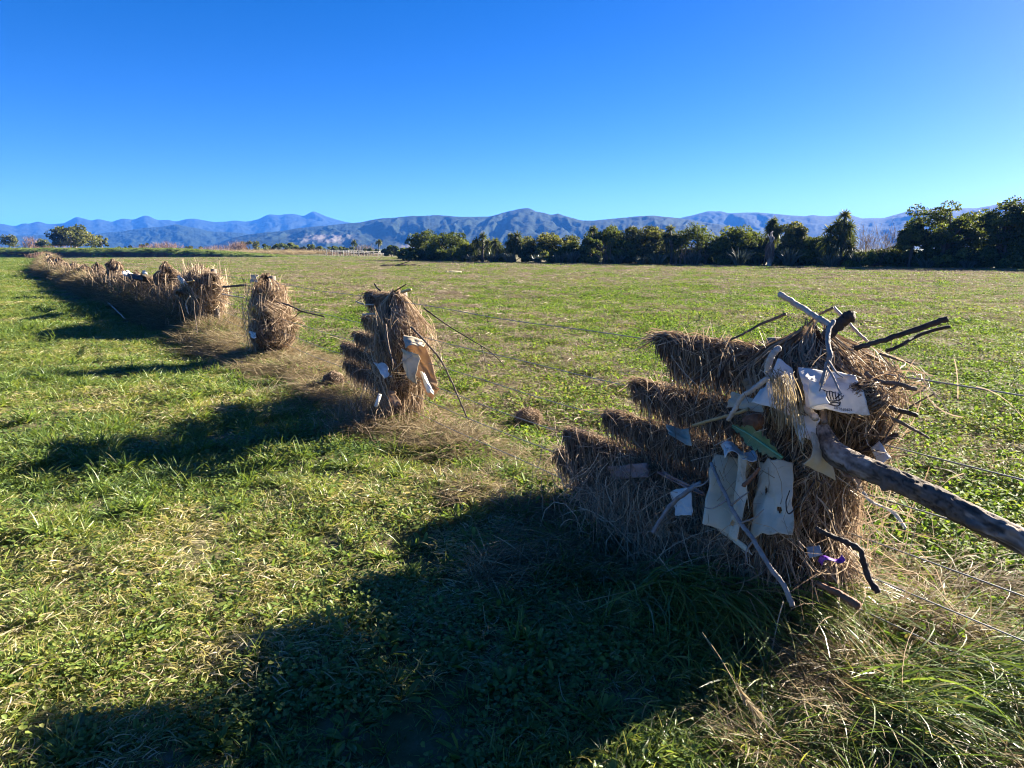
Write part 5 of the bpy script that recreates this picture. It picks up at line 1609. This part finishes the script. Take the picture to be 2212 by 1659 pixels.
def wad(name, label, cat, c, r, n, seed, hang=0.0, wid=.004, tone=(2, 2, 0), core=True, group=None, mat=None, ln=1.4, sq=.75):
    rng = np.random.default_rng(seed)
    root = empty(name, c, label, cat, group)
    d = rng.normal(size=(n, 3)); d /= np.linalg.norm(d, axis=1, keepdims=True)
    tg = np.cross(d, rng.normal(size=(n, 3))); tg /= np.linalg.norm(tg, axis=1, keepdims=True)
    K = 6; t = np.linspace(-.5, .5, K)
    l = r * ln * rng.uniform(.5, 1.3, n)
    P = d[:, None] * (r * rng.uniform(.8, 1.06, n))[:, None, None] + tg[:, None] * (l[:, None] * t)[..., None]
    P = P - d[:, None] * (np.abs(l[:, None] * t) ** 2 / r * .42)[..., None]
    P[..., 2] *= sq
    P[..., 2] -= hang * (np.linspace(0, 1, K)[None] ** 1.5) * rng.uniform(.2, 1, (n, 1))
    V, F = ribbons(P, wid * rng.uniform(.6, 1.4, (n, 1)) * np.ones((1, K)), rng)
    o = mesh_np('straw', V, F, mat or M_STRAW, root, {'tint': np.repeat(np.clip(rng.beta(tone[0], tone[1], n) + tone[2], 0, 1), K * 2)}); o['kind'] = 'stuff'
    if core:
        u = np.linspace(0, np.pi, 9); v = np.arange(12) / 12 * 2 * np.pi
        Vc = np.array([[math.sin(a) * math.cos(b), math.sin(a) * math.sin(b), math.cos(a) * sq] for a in u for b in v]) * r * .86 * (1 + .08 * rng.normal(size=(108, 1)))
        i = np.arange(8)[:, None] * 12; j = np.arange(12)[None]; jn = (j + 1) % 12
        mesh_np('matted_core', Vc, np.stack([i + j, i + 12 + j, i + 12 + jn, i + jn], -1).reshape(-1, 4), M_STRAW_CORE, root, smooth_shade=True)
    return root


wad('hay_wad', 'dark tangled wad of fine hay at the right edge of the printed sheet', 'straw wad', on_fence(1868, 852, .22), .075, 900, 81, hang=.03, wid=.003, tone=(2, 2.4, 0))
def wisp():
    rng = np.random.default_rng(82)
    n, K = 96, 9
    t = np.linspace(0, 1, K)[None]
    end = [(1676, 905), (1695, 925), (1734, 968)]
    P = []
    for k, e in enumerate(end):
        m = n // 3
        a = on_fence(1668 + 14 * k, 812, .42); c = on_fence(1676 + 12 * k, 806 + 4 * k, .49); z = on_fence(e[0], e[1], .47)
        A = a + rng.normal(0, .018, (m, 3)); C = c + rng.normal(0, .016, (m, 3))
        E = z + rng.normal(0, .02, (m, 3)) + (a + .35 * (z - a) - z) * rng.uniform(0, .9, (m, 1)) ** 2
        M = (C * .45 + E * .55) + rng.normal(0, .018, (m, 3))
        p = A[:, None] * ((1 - t) ** 3)[..., None] + 3 * C[:, None] * ((1 - t) ** 2 * t)[..., None] + 3 * M[:, None] * ((1 - t) * t ** 2)[..., None] + E[:, None] * (t ** 3)[..., None]
        P.append(p)
    P = np.concatenate(P)
    c = P[0, 0].copy()
    V, F = ribbons(P, .0028 * rng.uniform(.5, 1.3, (len(P), 1)) * np.ones((1, K)), rng)
    o = mesh_np('straw_wisp', V - c, F, M_DRY, None, {'tint': np.repeat(rng.beta(2, 2, len(P)), K * 2)})
    o.location = tuple(c)
    tag(o, 'pale dangling straw wisp hanging in front of the white punched card', 'straw wisp')


wisp()
wad('straw_ball', 'round ball of straw lying alone in the field between the two nearest heaps', 'straw ball', on_ground(1141, 915) + (0, 0, .07), .105, 1300, 83, hang=.05, wid=.004, tone=(2.2, 1.8, 0), ln=2.3, sq=.66)
wad('straw_tuft', 'pointed tuft of straw on the ground left of the slim heap', 'straw tuft', on_ground(722, 850) + (0, 0, .12), .13, 900, 84, hang=.08, wid=.005, tone=(2, 2, 0), sq=1.1)
rng = np.random.default_rng(3)
def clod():
    c = on_fence(1628, 912, .36)
    u = np.linspace(0, np.pi, 12); v = np.arange(16) / 16 * 2 * np.pi
    N = np.array([[math.sin(a) * math.cos(b), math.sin(a) * math.sin(b) * .8, math.cos(a)] for a in u for b in v])
    r = .042 * (1 + .5 * (fbm(N[:, 0] * 2 + 5, N[:, 1] * 2 + N[:, 2] * 2, 4, 3) - .5))
    V = N * r[:, None]
    i = np.arange(11)[:, None] * 16; j = np.arange(16)[None]; jn = (j + 1) % 16
    o = mesh_np('mud_clod', V, np.stack([i + j, i + 16 + j, i + 16 + jn, i + jn], -1).reshape(-1, 4), M_RUSTW, smooth_shade=True)
    o.location = tuple(c)
    tag(o, 'reddish brown lump of matted root beneath the white punched card', 'clod')
clod()
# ------------------------------------------------------------------ ground cover
def proto(name, V, F, T, mat):
    V = np.asarray(V)
    return mesh_np(name, V, F, mat, attrs={'tint': T}, link=False)


def blades(rng, n, rad, ln, wid, lean, curl, tone, K=5, base_z=-.01, bias=(0, 0)):
    rr = rad * np.sqrt(rng.uniform(0, 1, n)); a = rng.uniform(0, 2 * np.pi, n)
    b = np.stack([rr * np.cos(a), rr * np.sin(a), np.full(n, base_z)], -1)
    az = rng.uniform(0, 2 * np.pi, n)
    th = np.abs(rng.normal(0, lean, n))
    l = ln[0] + (ln[1] - ln[0]) * rng.beta(1.6, 2.2, n)
    t = np.linspace(0, 1, K)
    cu = curl * rng.uniform(.3, 1.3, n)
    ang = th[:, None] + cu[:, None] * t[None] * 1.0
    ds = l[:, None] / (K - 1)
    hz = np.concatenate([np.zeros((n, 1)), np.cumsum(np.sin(ang[:, 1:]) * ds, 1)], 1)
    vz = np.concatenate([np.zeros((n, 1)), np.cumsum(np.cos(ang[:, 1:]) * ds, 1)], 1)
    P = b[:, None] + np.stack([np.cos(az)[:, None] * hz + bias[0] * vz, np.sin(az)[:, None] * hz + bias[1] * vz, vz], -1)
    P[..., 2] = np.maximum(P[..., 2], base_z + .004)
    W = (wid * rng.uniform(.6, 1.3, n))[:, None] * np.interp(t, [0, .3, .8, 1], [.8, 1, .6, .08])[None]
    side = np.stack([np.sin(az) * 0 + rng.normal(0, .35, n), rng.normal(0, .35, n), np.ones(n)], -1)[:, None]
    # blade faces look up and outwards
    T3 = np.gradient(P, axis=1); T3 /= np.linalg.norm(T3, axis=2, keepdims=True) + 1e-9
    out = np.stack([np.cos(az), np.sin(az), np.zeros(n)], -1)[:, None]
    S = np.cross(T3, out + side * .6); S /= np.linalg.norm(S, axis=2, keepdims=True) + 1e-9
    V = np.stack([P + S * W[..., None] / 2, P - S * W[..., None] / 2], 2).reshape(-1, 3)
    i = (np.arange(n)[:, None] * K + np.arange(K - 1)[None]) * 2
    F = np.stack([i, i + 1, i + 3, i + 2], -1).reshape(-1, 4)
    T = np.clip(rng.beta(tone[0], tone[1], n) * tone[3] + tone[2], 0, 1)
    return V, F, np.repeat(T, K * 2)


def oval_leaves(rng, n, rad, z, size, asp, tilt, tone, rosette=False):
    """small leaves: 6 sided, folded on the midrib"""
    a = rng.uniform(0, 2 * np.pi, n)
    rr = rad * np.sqrt(rng.uniform(0, 1, n)) if not rosette else np.full(n, .01)
    c = np.stack([rr * np.cos(a), rr * np.sin(a), rng.uniform(z[0], z[1], n)], -1)
    az = a if rosette else rng.uniform(0, 2 * np.pi, n)
    tl = np.abs(rng.normal(tilt, .3, n))
    d = np.stack([np.cos(az) * np.cos(tl), np.sin(az) * np.cos(tl), np.sin(tl)], -1)
    s = np.stack([-np.sin(az), np.cos(az), rng.normal(0, .25, n)], -1); s /= np.linalg.norm(s, axis=1, keepdims=True)
    up = np.cross(d, s)
    l = rng.uniform(size[0], size[1], n)[:, None]
    w = l * asp
    pts = [c, c + d * l * .45 + s * w * .5 + up * w * .12, c + d * l * .85 + s * w * .36 + up * w * .05, c + d * l, c + d * l * .85 - s * w * .36 + up * w * .05, c + d * l * .45 - s * w * .5 + up * w * .12]
    V = np.stack(pts, 1)
    V[:, 3, 2] -= l[:, 0] * .12
    V = V.reshape(-1, 3)
    i = np.arange(n)[:, None] * 6
    F = np.concatenate([i + np.array([[0, 1, 2, 3]]), i + np.array([[0, 3, 4, 5]])])
    T = np.clip(rng.beta(tone[0], tone[1], n) * tone[3] + tone[2], 0, 1)
    return V, F, np.repeat(T, 6)


def flat_straws(rng, n, rad, ln, wid, z, tone, dirn=None, sd=.5):
    K = 5
    rr = rad * np.sqrt(rng.uniform(0, 1, n)); a = rng.uniform(0, 2 * np.pi, n)
    az = rng.uniform(0, 2 * np.pi, n) if dirn is None else rng.normal(dirn, sd, n)
    l = rng.uniform(ln[0], ln[1], n)
    t = np.linspace(-.5, .5, K)
    cv = rng.normal(0, .5, n)
    aa = az[:, None] + cv[:, None] * t
    zz = rng.uniform(z[0], z[1], n)[:, None] + (t * rng.normal(0, .25, (n, 1))) * l[:, None] - .3 * l[:, None] * t ** 2 + .02
    P = np.stack([(rr * np.cos(a))[:, None] + l[:, None] * t * np.cos(aa), (rr * np.sin(a))[:, None] + l[:, None] * t * np.sin(aa), np.maximum(zz, .0)], -1)
    V, F = ribbons(P, wid * rng.uniform(.6, 1.3, (n, 1)) * np.array([.5, 1, 1, 1, .4])[None], rng)
    T = np.clip(rng.beta(tone[0], tone[1], n) * tone[3] + tone[2], 0, 1)
    return V, F, np.repeat(T, K * 2)


def scatter(name, label, protos, P, rot, scl, idx, dry, tilt=None):
    """one object that instances the prototype tufts at the points P"""
    n = len(P)
    me = bpy.data.meshes.new(name)
    me.vertices.add(n)
    me.vertices.foreach_set('co', np.ascontiguousarray(P, dtype=np.float32).ravel())
    r = me.attributes.new('rot', 'FLOAT_VECTOR', 'POINT')
    rv = np.zeros((n, 3), np.float32); rv[:, 2] = rot
    if tilt is not None: rv[:, :2] = tilt
    r.data.foreach_set('vector', rv.ravel())
    s = me.attributes.new('scl', 'FLOAT_VECTOR', 'POINT'); s.data.foreach_set('vector', np.ascontiguousarray(scl, dtype=np.float32).ravel())
    i = me.attributes.new('pick', 'INT', 'POINT'); i.data.foreach_set('value', np.ascontiguousarray(idx, dtype=np.int32))
    d = me.attributes.new('dry', 'FLOAT', 'POINT'); d.data.foreach_set('value', np.ascontiguousarray(dry, dtype=np.float32))
    ob = bpy.data.objects.new(name, me)
    COL.objects.link(ob)
    ng = bpy.data.node_groups.new(name, 'GeometryNodeTree')
    ng.interface.new_socket('Geometry', in_out='INPUT', socket_type='NodeSocketGeometry')
    ng.interface.new_socket('Geometry', in_out='OUTPUT', socket_type='NodeSocketGeometry')
    N, Lk = ng.nodes, ng.links
    gi = N.new('NodeGroupInput'); go = N.new('NodeGroupOutput')
    m2p = N.new('GeometryNodeMeshToPoints')
    Lk.new(gi.outputs[0], m2p.inputs['Mesh'])
    g2i = N.new('GeometryNodeGeometryToInstance')
    for pr in reversed(protos):
        oi = N.new('GeometryNodeObjectInfo'); oi.inputs['Object'].default_value = pr
        Lk.new(oi.outputs['Geometry'], g2i.inputs[0])
    iop = N.new('GeometryNodeInstanceOnPoints')
    iop.inputs['Pick Instance'].default_value = True
    Lk.new(m2p.outputs[0], iop.inputs['Points']); Lk.new(g2i.outputs[0], iop.inputs['Instance'])
    def named(nm, ty):
        a = N.new('GeometryNodeInputNamedAttribute'); a.data_type = ty; a.inputs['Name'].default_value = nm; return a.outputs['Attribute']
    Lk.new(named('pick', 'INT'), iop.inputs['Instance Index'])
    e2r = N.new('FunctionNodeEulerToRotation'); Lk.new(named('rot', 'FLOAT_VECTOR'), e2r.inputs[0]); Lk.new(e2r.outputs[0], iop.inputs['Rotation'])
    Lk.new(named('scl', 'FLOAT_VECTOR'), iop.inputs['Scale'])
    Lk.new(iop.outputs[0], go.inputs[0])
    md = ob.modifiers.new('scatter', 'NODES'); md.node_group = ng
    return tag(ob, label, kind='stuff')


rng = np.random.default_rng(2024)
PA = []                                                     # pasture tufts
for k in range(4):                                          # short green sward
    PA.append(proto('sward_tuft', *merge([blades(rng, 75, .13, (.02, .07), .0042, .6, 1.1, (2.0, 2.4, .02, .80)), blades(rng, 14, .14, (.03, .08), .0035, .9, .8, (2, 2, .66, .34)),
                                          *[(lambda q: (q[0] + (rng.uniform(-.1, .1), rng.uniform(-.1, .1), 0), q[1], q[2]))(blades(rng, 22, .018, (.05, .13), .0055, .85, 1.2, (2, 2.4, .03 + .12 * w, .7))) for w in range(3)]]), M_GRASS))
for k in range(2):                                          # dry, bleached sward
    PA.append(proto('bleached_tuft', *merge([blades(rng, 50, .13, (.02, .07), .004, .6, 1.0, (2, 2, .2, .5)), flat_straws(rng, 50, .14, (.03, .09), .0036, (.003, .02), (2, 2, .60, .38))]), M_GRASS))
for k in range(3):                                          # ryegrass tufts, leaves arching out from one base
    PA.append(proto('tall_tuft', *merge([blades(rng, 60, .035, (.06, .16), .0062, .75, 1.35, (2, 2.6, 0, .68)), blades(rng, 26, .03, (.05, .14), .0058, 1.0, 1.0, (2, 2.4, .1, .6)), blades(rng, 8, .04, (.05, .13), .005, .9, 1.2, (2, 2, .66, .34))]), M_GRASS))
for k in range(2):                                          # clover
    PA.append(proto('clover_patch', *merge([oval_leaves(rng, 90, .13, (.015, .05), (.012, .024), .85, .15, (2, 2, .08, .55)), blades(rng, 40, .13, (.03, .08), .0038, .5, 1.0, (2, 2, .1, .8))]), M_GRASS))
for k in range(2):                                          # flat broad leaved weeds
    PA.append(proto('weed_rosette', *merge([oval_leaves(rng, 11, .02, (.005, .02), (.04, .08), .34, .25, (2, 2, .18, .35), True), blades(rng, 30, .11, (.02, .06), .0035, .6, 1.0, (2, 2, .1, .9))]), M_GRASS))
CR = []                                                     # field plants
for k in range(4):
    CR.append(proto('crop_plant', *merge([oval_leaves(rng, 60, .13, (.01, .05), (.013, .032), .62, .3, (2, 2.2, .10, .75)), blades(rng, 16, .13, (.03, .09), .004, .6, 1.0, (2, 2, .3, .6))]), M_CROP))
for k in range(2):
    CR.append(proto('grass_weed', *merge([blades(rng, 70, .11, (.04, .11), .0045, .6, 1.2, (2, 2, .15, .6)), oval_leaves(rng, 25, .12, (.01, .04), (.015, .03), .6, .3, (2, 2, .1, .7))]), M_CROP))
for k in range(3):
    CR.append(proto('stubble', *merge([blades(rng, 34, .13, (.03, .12), .0042, .5, .4, (2, 2, 0, 1)), flat_straws(rng, 30, .14, (.04, .15), .004, (.003, .03), (2, 2, 0, 1))]), M_STUB))
DG = []                                                     # dry grass along the fence line
for k in range(3):
    DG.append(proto('dry_mat', *merge([flat_straws(rng, 120, .16, (.12, .34), .0036, (.01, .10), (2, 2, 0, .9)), blades(rng, 50, .15, (.10, .30), .004, .8, 1.2, (2, 2, 0, .9))]), M_DRY))
for k in range(2):
    DG.append(proto('dry_tuft', *blades(rng, 90, .08, (.16, .42), .0045, .5, 1.3, (2, 2, .05, .9)), M_DRY))
for k in range(2):
    DG.append(proto('mixed_tuft', *merge([blades(rng, 70, .09, (.12, .34), .006, .55, 1.5, (2, 2.6, 0, .62)), blades(rng, 40, .1, (.12, .34), .0045, .7, 1.2, (2, 2, .62, .38))]), M_GRASS))


def polar_points(rng, rho, dmin, dmax, azr=1.0, decay=1.0, d0=3.0):
    """points in a wedge before the camera, thinning out with distance"""
    dd = np.geomspace(dmin, dmax, 400)
    dens = rho * np.where(dd < d0, 1, (d0 / dd) ** (1 + decay))          # per square metre
    cnt = dens * dd * 2 * azr
    cum = np.concatenate([[0], np.cumsum((cnt[1:] + cnt[:-1]) / 2 * np.diff(dd))])
    n = int(cum[-1])
    d = np.interp(rng.uniform(0, cum[-1], n), cum, dd)
    a = rng.uniform(-azr, azr, n)
    return d * np.sin(a), d * np.cos(a), d


SOIL = [(on_ground(905, 1585), .26), (on_ground(110, 905), .30), (on_ground(820, 1180), .10)]


def soil_keep(x, y):
    k = np.ones(len(x))
    for c, r in SOIL:
        k *= 1 - .93 * np.exp(-(((x - c[0]) ** 2 + ((y - c[1]) * 1.0) ** 2) / r ** 2) ** 1.5)
    return k


def place_pasture():
    rng = np.random.default_rng(11)
    x, y, d = polar_points(rng, 210, 1.1, 150, .98, decay=.12 + 0.0 if False else 0.0)
    s, q = fence_coords(x, y)
    lush = fbm(x * .55, y * .55, 31, 4); fine = fbm(x * 3.4, y * 3.4, 33, 3)
    cover = .38 + 1.0 * smooth(.34, .54, fine)
    keep = (q > -.25) & (rng.uniform(0, 1, len(x)) < np.clip(cover, 0, 1) * soil_keep(x, y) * (1 - .75 * smooth(.7, .2, q) * 1.0))
    x, y, d, s, q, lush, fine = [v[keep] for v in (x, y, d, s, q, lush, fine)]
    n = len(x)
    u = rng.uniform(0, 1, n)
    left = smooth(-.2, -1.4, x) * .8 + .2                      # longer grass towards the left
    far = smooth(7, 12, d)
    p_tall = np.clip((.05 + .24 * smooth(.44, .62, lush)) * np.maximum(left, far), 0, .40)
    p_dry = np.clip(.22 * smooth(.56, .40, lush) + .05, 0, .3) * (1 - .5 * far)
    shade_zone = np.exp(-(((x + .1) / 1.3) ** 2 + ((y - 2.9) / 1.4) ** 2))
    p_weed = .05 + .25 * shade_zone
    p_clov = .14 + .2 * shade_zone
    idx = rng.integers(0, 4, n)
    c = p_tall; idx = np.where(u < c, 6 + rng.integers(0, 3, n), idx)
    c2 = c + p_dry; idx = np.where((u >= c) & (u < c2), 4 + rng.integers(0, 2, n), idx)
    c3 = c2 + p_clov; idx = np.where((u >= c2) & (u < c3), 9 + rng.integers(0, 2, n), idx)
    c4 = c3 + p_weed; idx = np.where((u >= c3) & (u < c4), 11 + rng.integers(0, 2, n), idx)
    g = np.maximum(1, d / 3.2) ** .42
    sc = g * rng.uniform(.75, 1.25, n)
    scl = np.stack([sc, sc, sc * np.where(far > .5, .85, 1) / g ** .35 * rng.uniform(.75, 1.25, n)], -1)
    dry = np.clip(smooth(.60, .36, lush) * .40 - .12 + (fine - .5) * .45 + rng.normal(0, .12, n), -.3, .7) * (1 - .5 * far)
    P = np.stack([x, y, ground_z(x, y) - .004], -1)
    scatter('pasture_grass', 'short green pasture grass with dry patches, clover and weeds', PA, P, rng.uniform(0, 6.28, n), scl, idx, dry)
    return n


def place_field():
    rng = np.random.default_rng(12)
    x, y, d = polar_points(rng, 170, 2.2, 140, .98, decay=0.0)
    s, q = fence_coords(x, y)
    a = fbm(x * .28, y * .28, 41, 4); f = fbm(x * 2.6, y * 2.6, 43, 3)
    keep = (q < .25) & (rng.uniform(0, 1, len(x)) < np.clip(.30 + 1.1 * smooth(.34, .54, f), 0, 1))
    behind = (y > base_line(x) + 3.5)
    keep &= ~behind
    x, y, d, s, q, a, f = [v[keep] for v in (x, y, d, s, q, a, f)]
    n = len(x)
    u = rng.uniform(0, 1, n)
    far = smooth(12, 45, d)
    right = smooth(-3, 4, x - .1 * y)
    p_stub = np.clip(.29 + .20 * smooth(.58, .40, a) + .17 * far - .22 * right * (1 - far), .05, .9)
    idx = np.where(u < p_stub, 6 + rng.integers(0, 3, n), np.where(u < p_stub + .14, 4 + rng.integers(0, 2, n), rng.integers(0, 4, n)))
    near_f = np.exp(-(q / .9) ** 2)
    idx = np.where((rng.uniform(0, 1, n) < near_f * .7), 4 + rng.integers(0, 2, n), idx)
    g = np.maximum(1, d / 4.0) ** .45
    sc = g * rng.uniform(.7, 1.25, n) * (1 + .35 * (1 - smooth(4, 11, d)) * (idx < 4))
    scl = np.stack([sc, sc, sc / g ** .35 * rng.uniform(.7, 1.25, n)], -1)
    dry = np.clip((.46 - a) * .9 + .06 * far + rng.normal(0, .15, n), -.3, .7)
    P = np.stack([x, y, ground_z(x, y) - .004], -1)
    scatter('field_crop', 'low leafy green field growth among brown stubble', CR, P, rng.uniform(0, 6.28, n), scl, idx, dry)
    return n


def base_line(x):
    """front edge of the shelterbelt, as y for x"""
    a, b = on_ground(900, base_y(900)), on_ground(2200, base_y(2200))
    t = (x - a[0]) / (b[0] - a[0])
    return np.where(t < 0, 131.0, a[1] + (b[1] - a[1]) * t)


def place_strip():
    rng = np.random.default_rng(13)
    s = np.concatenate([np.where(rng.uniform(0, 1, 2000) < .6, rng.uniform(-9, -3, 2000), rng.uniform(-3, 3, 2000))[:1500], 3 + 60 * rng.uniform(0, 1, 5200) ** 1.5, rng.uniform(50, 125, 1800)])
    n = len(s)
    wide = np.where(s < -3.2, .58, .36) - .04 * smooth(8, 14, s)
    q = rng.normal(.10, 1, n) * wide * .75
    q = np.where((s < -2.2) & (s > -6), q + np.abs(rng.normal(0, .10, n)), q)
    # long dry grass standing on the camera side of the far row
    s = np.concatenate([s, rng.uniform(11, 34, 1300)]); q = np.concatenate([q, np.abs(rng.normal(.1, .32, 1300))])
    front = np.concatenate([np.zeros(n), np.ones(1300)]) > 0
    n = len(s)
    p = FP0[None] + FD * s[:, None] + FN * (q + bend(s))[:, None]
    x, y = p[:, 0], p[:, 1]
    nz = fbm(s * .9, q * 1.6, 51, 3)
    keep = (np.hypot(x, y) > 1.2) & (y > -1) & (rng.uniform(0, 1, n) < np.clip(.45 + 1.2 * smooth(.32, .55, nz), 0, 1))
    s, q, x, y, nz, front = [v[keep] for v in (s, q, x, y, nz, front)]
    n = len(s)
    d = np.hypot(x, y)
    u = rng.uniform(0, 1, n)
    grn = np.where(s < -3.2, .55, .14) + .2 * smooth(.5, .3, np.abs(q) * 0 + nz)
    idx = np.where(u < .52, rng.integers(0, 3, n), 3 + rng.integers(0, 2, n))
    idx = np.where(rng.uniform(0, 1, n) < grn, 5 + rng.integers(0, 2, n), idx)
    idx = np.where(front & (rng.uniform(0, 1, n) < .75), 3 + rng.integers(0, 2, n), idx)
    g = np.maximum(1, d / 4.0) ** .42
    tallrow = 1 + .9 * smooth(9, 13, s) * np.exp(-((q + .1) / .5) ** 2)
    sc = g * rng.uniform(.6, 1.15, n)
    low = np.where((s > -3.2) & (s < 8), .5, .8)
    scl = np.stack([sc, sc, sc / g ** .3 * tallrow * low * rng.uniform(.6, 1.15, n)], -1)
    dry = rng.normal(-.1, .35, n) - .45 * smooth(8, 11, s)
    P = np.stack([x, y, ground_z(x, y) - .004], -1)
    scatter('dry_fence_grass', 'matted dry grass along the foot of the fence', DG, P, rng.uniform(0, 6.28, n), scl, idx, dry, tilt=np.stack([rng.normal(0, .12, n), rng.normal(0, .12, n)], -1))
    return n


def place_bank():
    rng = np.random.default_rng(14)
    n = 9000
    x = rng.uniform(-140, -30, n)
    y = 131 + 1.2 * np.sin(x * .07) + .0006 * (x + 70) ** 2 + rng.uniform(-1.5, 12, n) ** 1.0
    h = 1.58 * (1 - smooth(-66, -33, x))
    o = y - (131 + 1.2 * np.sin(x * .07) + .0006 * (x + 70) ** 2)
    z = h * np.interp(o, [-1.6, -1.35, -1.0, -.2, 1.5, 6, 14], [.1, .45, .7, 1.0, 1.08, .9, 0]) - .05
    sc = rng.uniform(2.6, 4.4, n)
    keep = rng.uniform(0, 1, n) < np.where(o < -.9, .25, 1)
    P = np.stack([x, y, z], -1)[keep]
    sc = sc[keep]
    n = len(P)
    scatter('bank_grass', 'bright green grass on top of the far bank', PA, P, rng.uniform(0, 6.28, n), np.stack([sc, sc, sc * .8], -1), rng.integers(0, 9, n), rng.normal(-.22, .12, n))
    m = 2600
    xa = rng.uniform(-150, -44, m); ya = rng.uniform(142, 175, m)
    P = np.stack([xa, ya, np.full(m, .5)], -1)
    s2 = rng.uniform(3, 6, m)
    scatter('far_rough_grass', 'rough brown grass beyond the far bank', DG, P, rng.uniform(0, 6.28, m), np.stack([s2, s2, s2 * .9], -1), rng.integers(0, 5, m), rng.normal(0, .2, m))


print('COVER', place_pasture(), place_field(), place_strip())
place_bank()


# ------------------------------------------------------------------ tussocks, stalks
M_TUSS = strand_mat('tussock_blades', GREEN, .35, .32, .6, tcol=(1.15, 1.1, .6))


def tussock(label, x, y, n, ln, dirdeg, seed, wid=.006, mat=None, rad=.10, dry=.25, cat='grass tussock', name='grass_tussock', group='long grass tussocks by the fence', spread=.45, lift=.35):
    """long blades combed over to one side by the flood; DIRDEG: 0 = right, 90 = away from the camera"""
    rng = np.random.default_rng(seed)
    b = on_ground(x, y); b[2] = float(ground_z(b[0], b[1]))
    az = rng.normal(R(dirdeg), spread, n)
    l = ln * rng.uniform(.5, 1.15, n)
    K = 8; t = np.linspace(0, 1, K)
    el0 = np.clip(rng.normal(.95, .25, n), .25, 1.4)
    el = el0[:, None] * (1 - t[None] * rng.uniform(1.0, 1.55, (n, 1)))
    ds = l[:, None] / (K - 1)
    hz = np.concatenate([np.zeros((n, 1)), np.cumsum(np.cos(el[:, 1:]) * ds, 1)], 1)
    vz = np.concatenate([np.zeros((n, 1)), np.cumsum(np.sin(el[:, 1:]) * ds, 1)], 1)
    aa = az[:, None] + rng.normal(0, .35, (n, 1)) * t
    st = rng.normal(0, rad, (n, 2))
    P = np.stack([st[:, :1] + np.cos(aa) * hz, st[:, 1:] + np.sin(aa) * hz, np.maximum(vz, .015 + .03 * rng.uniform(0, 1, (n, 1)))], -1)
    W = wid * rng.uniform(.5, 1.3, (n, 1)) * np.interp(t, [0, .4, .8, 1], [.8, 1, .6, .08])[None]
    V, F = ribbons(P, W, rng, side=np.array([0, 0, 1.0]) + rng.normal(0, .4, (n, 1, 3)))
    T = np.where(rng.uniform(0, 1, n) < dry, rng.uniform(.7, 1, n), rng.beta(2, 2.4, n) * .6)
    if mat is M_DRY: T = rng.beta(2, 2.2, n) * .8
    elif mat is not None: T = np.where(T > .66, T, np.clip(T * 1.15 + .10, 0, .66))
    o = mesh_np(name, V, F, mat or M_GRASS, None, {'tint': np.repeat(T, K * 2)})
    o.location = tuple(b)
    return tag(o, label, cat, group)


tussock('long dark green tussock combed down right in the shade of the big heap', 1440, 1300, 620, .60, -50, 1, .0075, M_TUSS, dry=.12)
tussock('second green tussock combed right beside the dark scoured hollow', 1610, 1310, 620, .62, -42, 2, .0075, M_TUSS, dry=.16)
tussock('bleached straw tussock lying right at the dark foot of the big heap', 1690, 1270, 360, .46, -32, 3, .0045, M_DRY, dry=.9, spread=.4)
tussock('pale grey bent grass tuft at the shaded left side of the big heap', 1190, 1140, 240, .34, -60, 4, .0035, M_DRY, dry=1, spread=.5)
tussock('pale grey grass hanging over the shaded ground below the low drape', 1300, 1190, 300, .36, -70, 5, .0035, M_DRY, dry=1, spread=.6)
tussock('sunlit green and straw tussock at the bottom right corner', 1900, 1560, 460, .46, -35, 6, .006, dry=.15)
tussock('dark bladed tussock on the right edge of the picture', 2080, 1500, 420, .50, -30, 7, .0065, dry=.15)
tussock('straw coloured flattened tussock under the lowest wire on the right', 1960, 1390, 260, .48, -15, 8, .0042, M_DRY, dry=1, spread=.6)
tussock('brown flattened grass swathe at the right edge below the log', 2080, 1310, 300, .46, 8, 9, .004, M_DRY, dry=1, spread=.4)
tussock('bright green tuft standing on the lit ground at the lower right', 1720, 1560, 260, .20, -30, 10, .0055, dry=.12, spread=1.2)
tussock('lit yellow green tuft on the shadow edge at the bottom', 1420, 1590, 260, .16, -30, 11, .005, dry=.15, spread=2)
tussock('dry tuft leaning on the sunlit ground right of the slim heap', 960, 960, 260, .3, -20, 12, .004, M_DRY, dry=1, spread=1.2)
tussock('dry matted tussock in the shade at the slim heap foot', 790, 930, 420, .34, 200, 13, .0042, M_DRY, dry=1, spread=1.0)
tussock('bright long bladed grass tuft in the sunlit pasture on the left', 390, 1040, 130, .22, 200, 14, .006, dry=.05, spread=2.5)


def seed_head():
    rng = np.random.default_rng(9)
    A = catmull([on_fence(1517, 1366, .95), on_fence(1555, 1420, 1.0), on_fence(1601, 1498, 1.05), on_fence(1640, 1545, 1.06), on_fence(1690, 1600, 1.06)], 6)
    A[:, 2] = np.maximum(A[:, 2], .05)
    c = A[0].copy()
    root = empty('seed_head', c, 'dry brush like seed head on a thin stalk over the lit grass at the bottom', 'seed head')
    tubes_obj('stalk', [tube(A - c, .0016, 5)], M_CANE, root)
    n = 90
    B = np.interp(rng.uniform(.42, .72, n), np.linspace(0, 1, len(A)), np.arange(len(A)))
    base = np.stack([np.interp(B, np.arange(len(A)), A[:, k]) for k in range(3)], -1) - c
    dr = A[-1] - A[10]; dr /= np.linalg.norm(dr)
    dv = dr + rng.normal(0, .28, (n, 3))
    t = np.linspace(0, 1, 4)
    P = base[:, None] + dv[:, None] * (rng.uniform(.02, .05, n)[:, None] * t)[..., None]
    V, F = ribbons(P, np.full((n, 4), .003), rng)
    mesh_np('bristles', V, F, M_DRY, root, {'tint': np.repeat(rng.uniform(.4, .9, n), 8)})


seed_head()
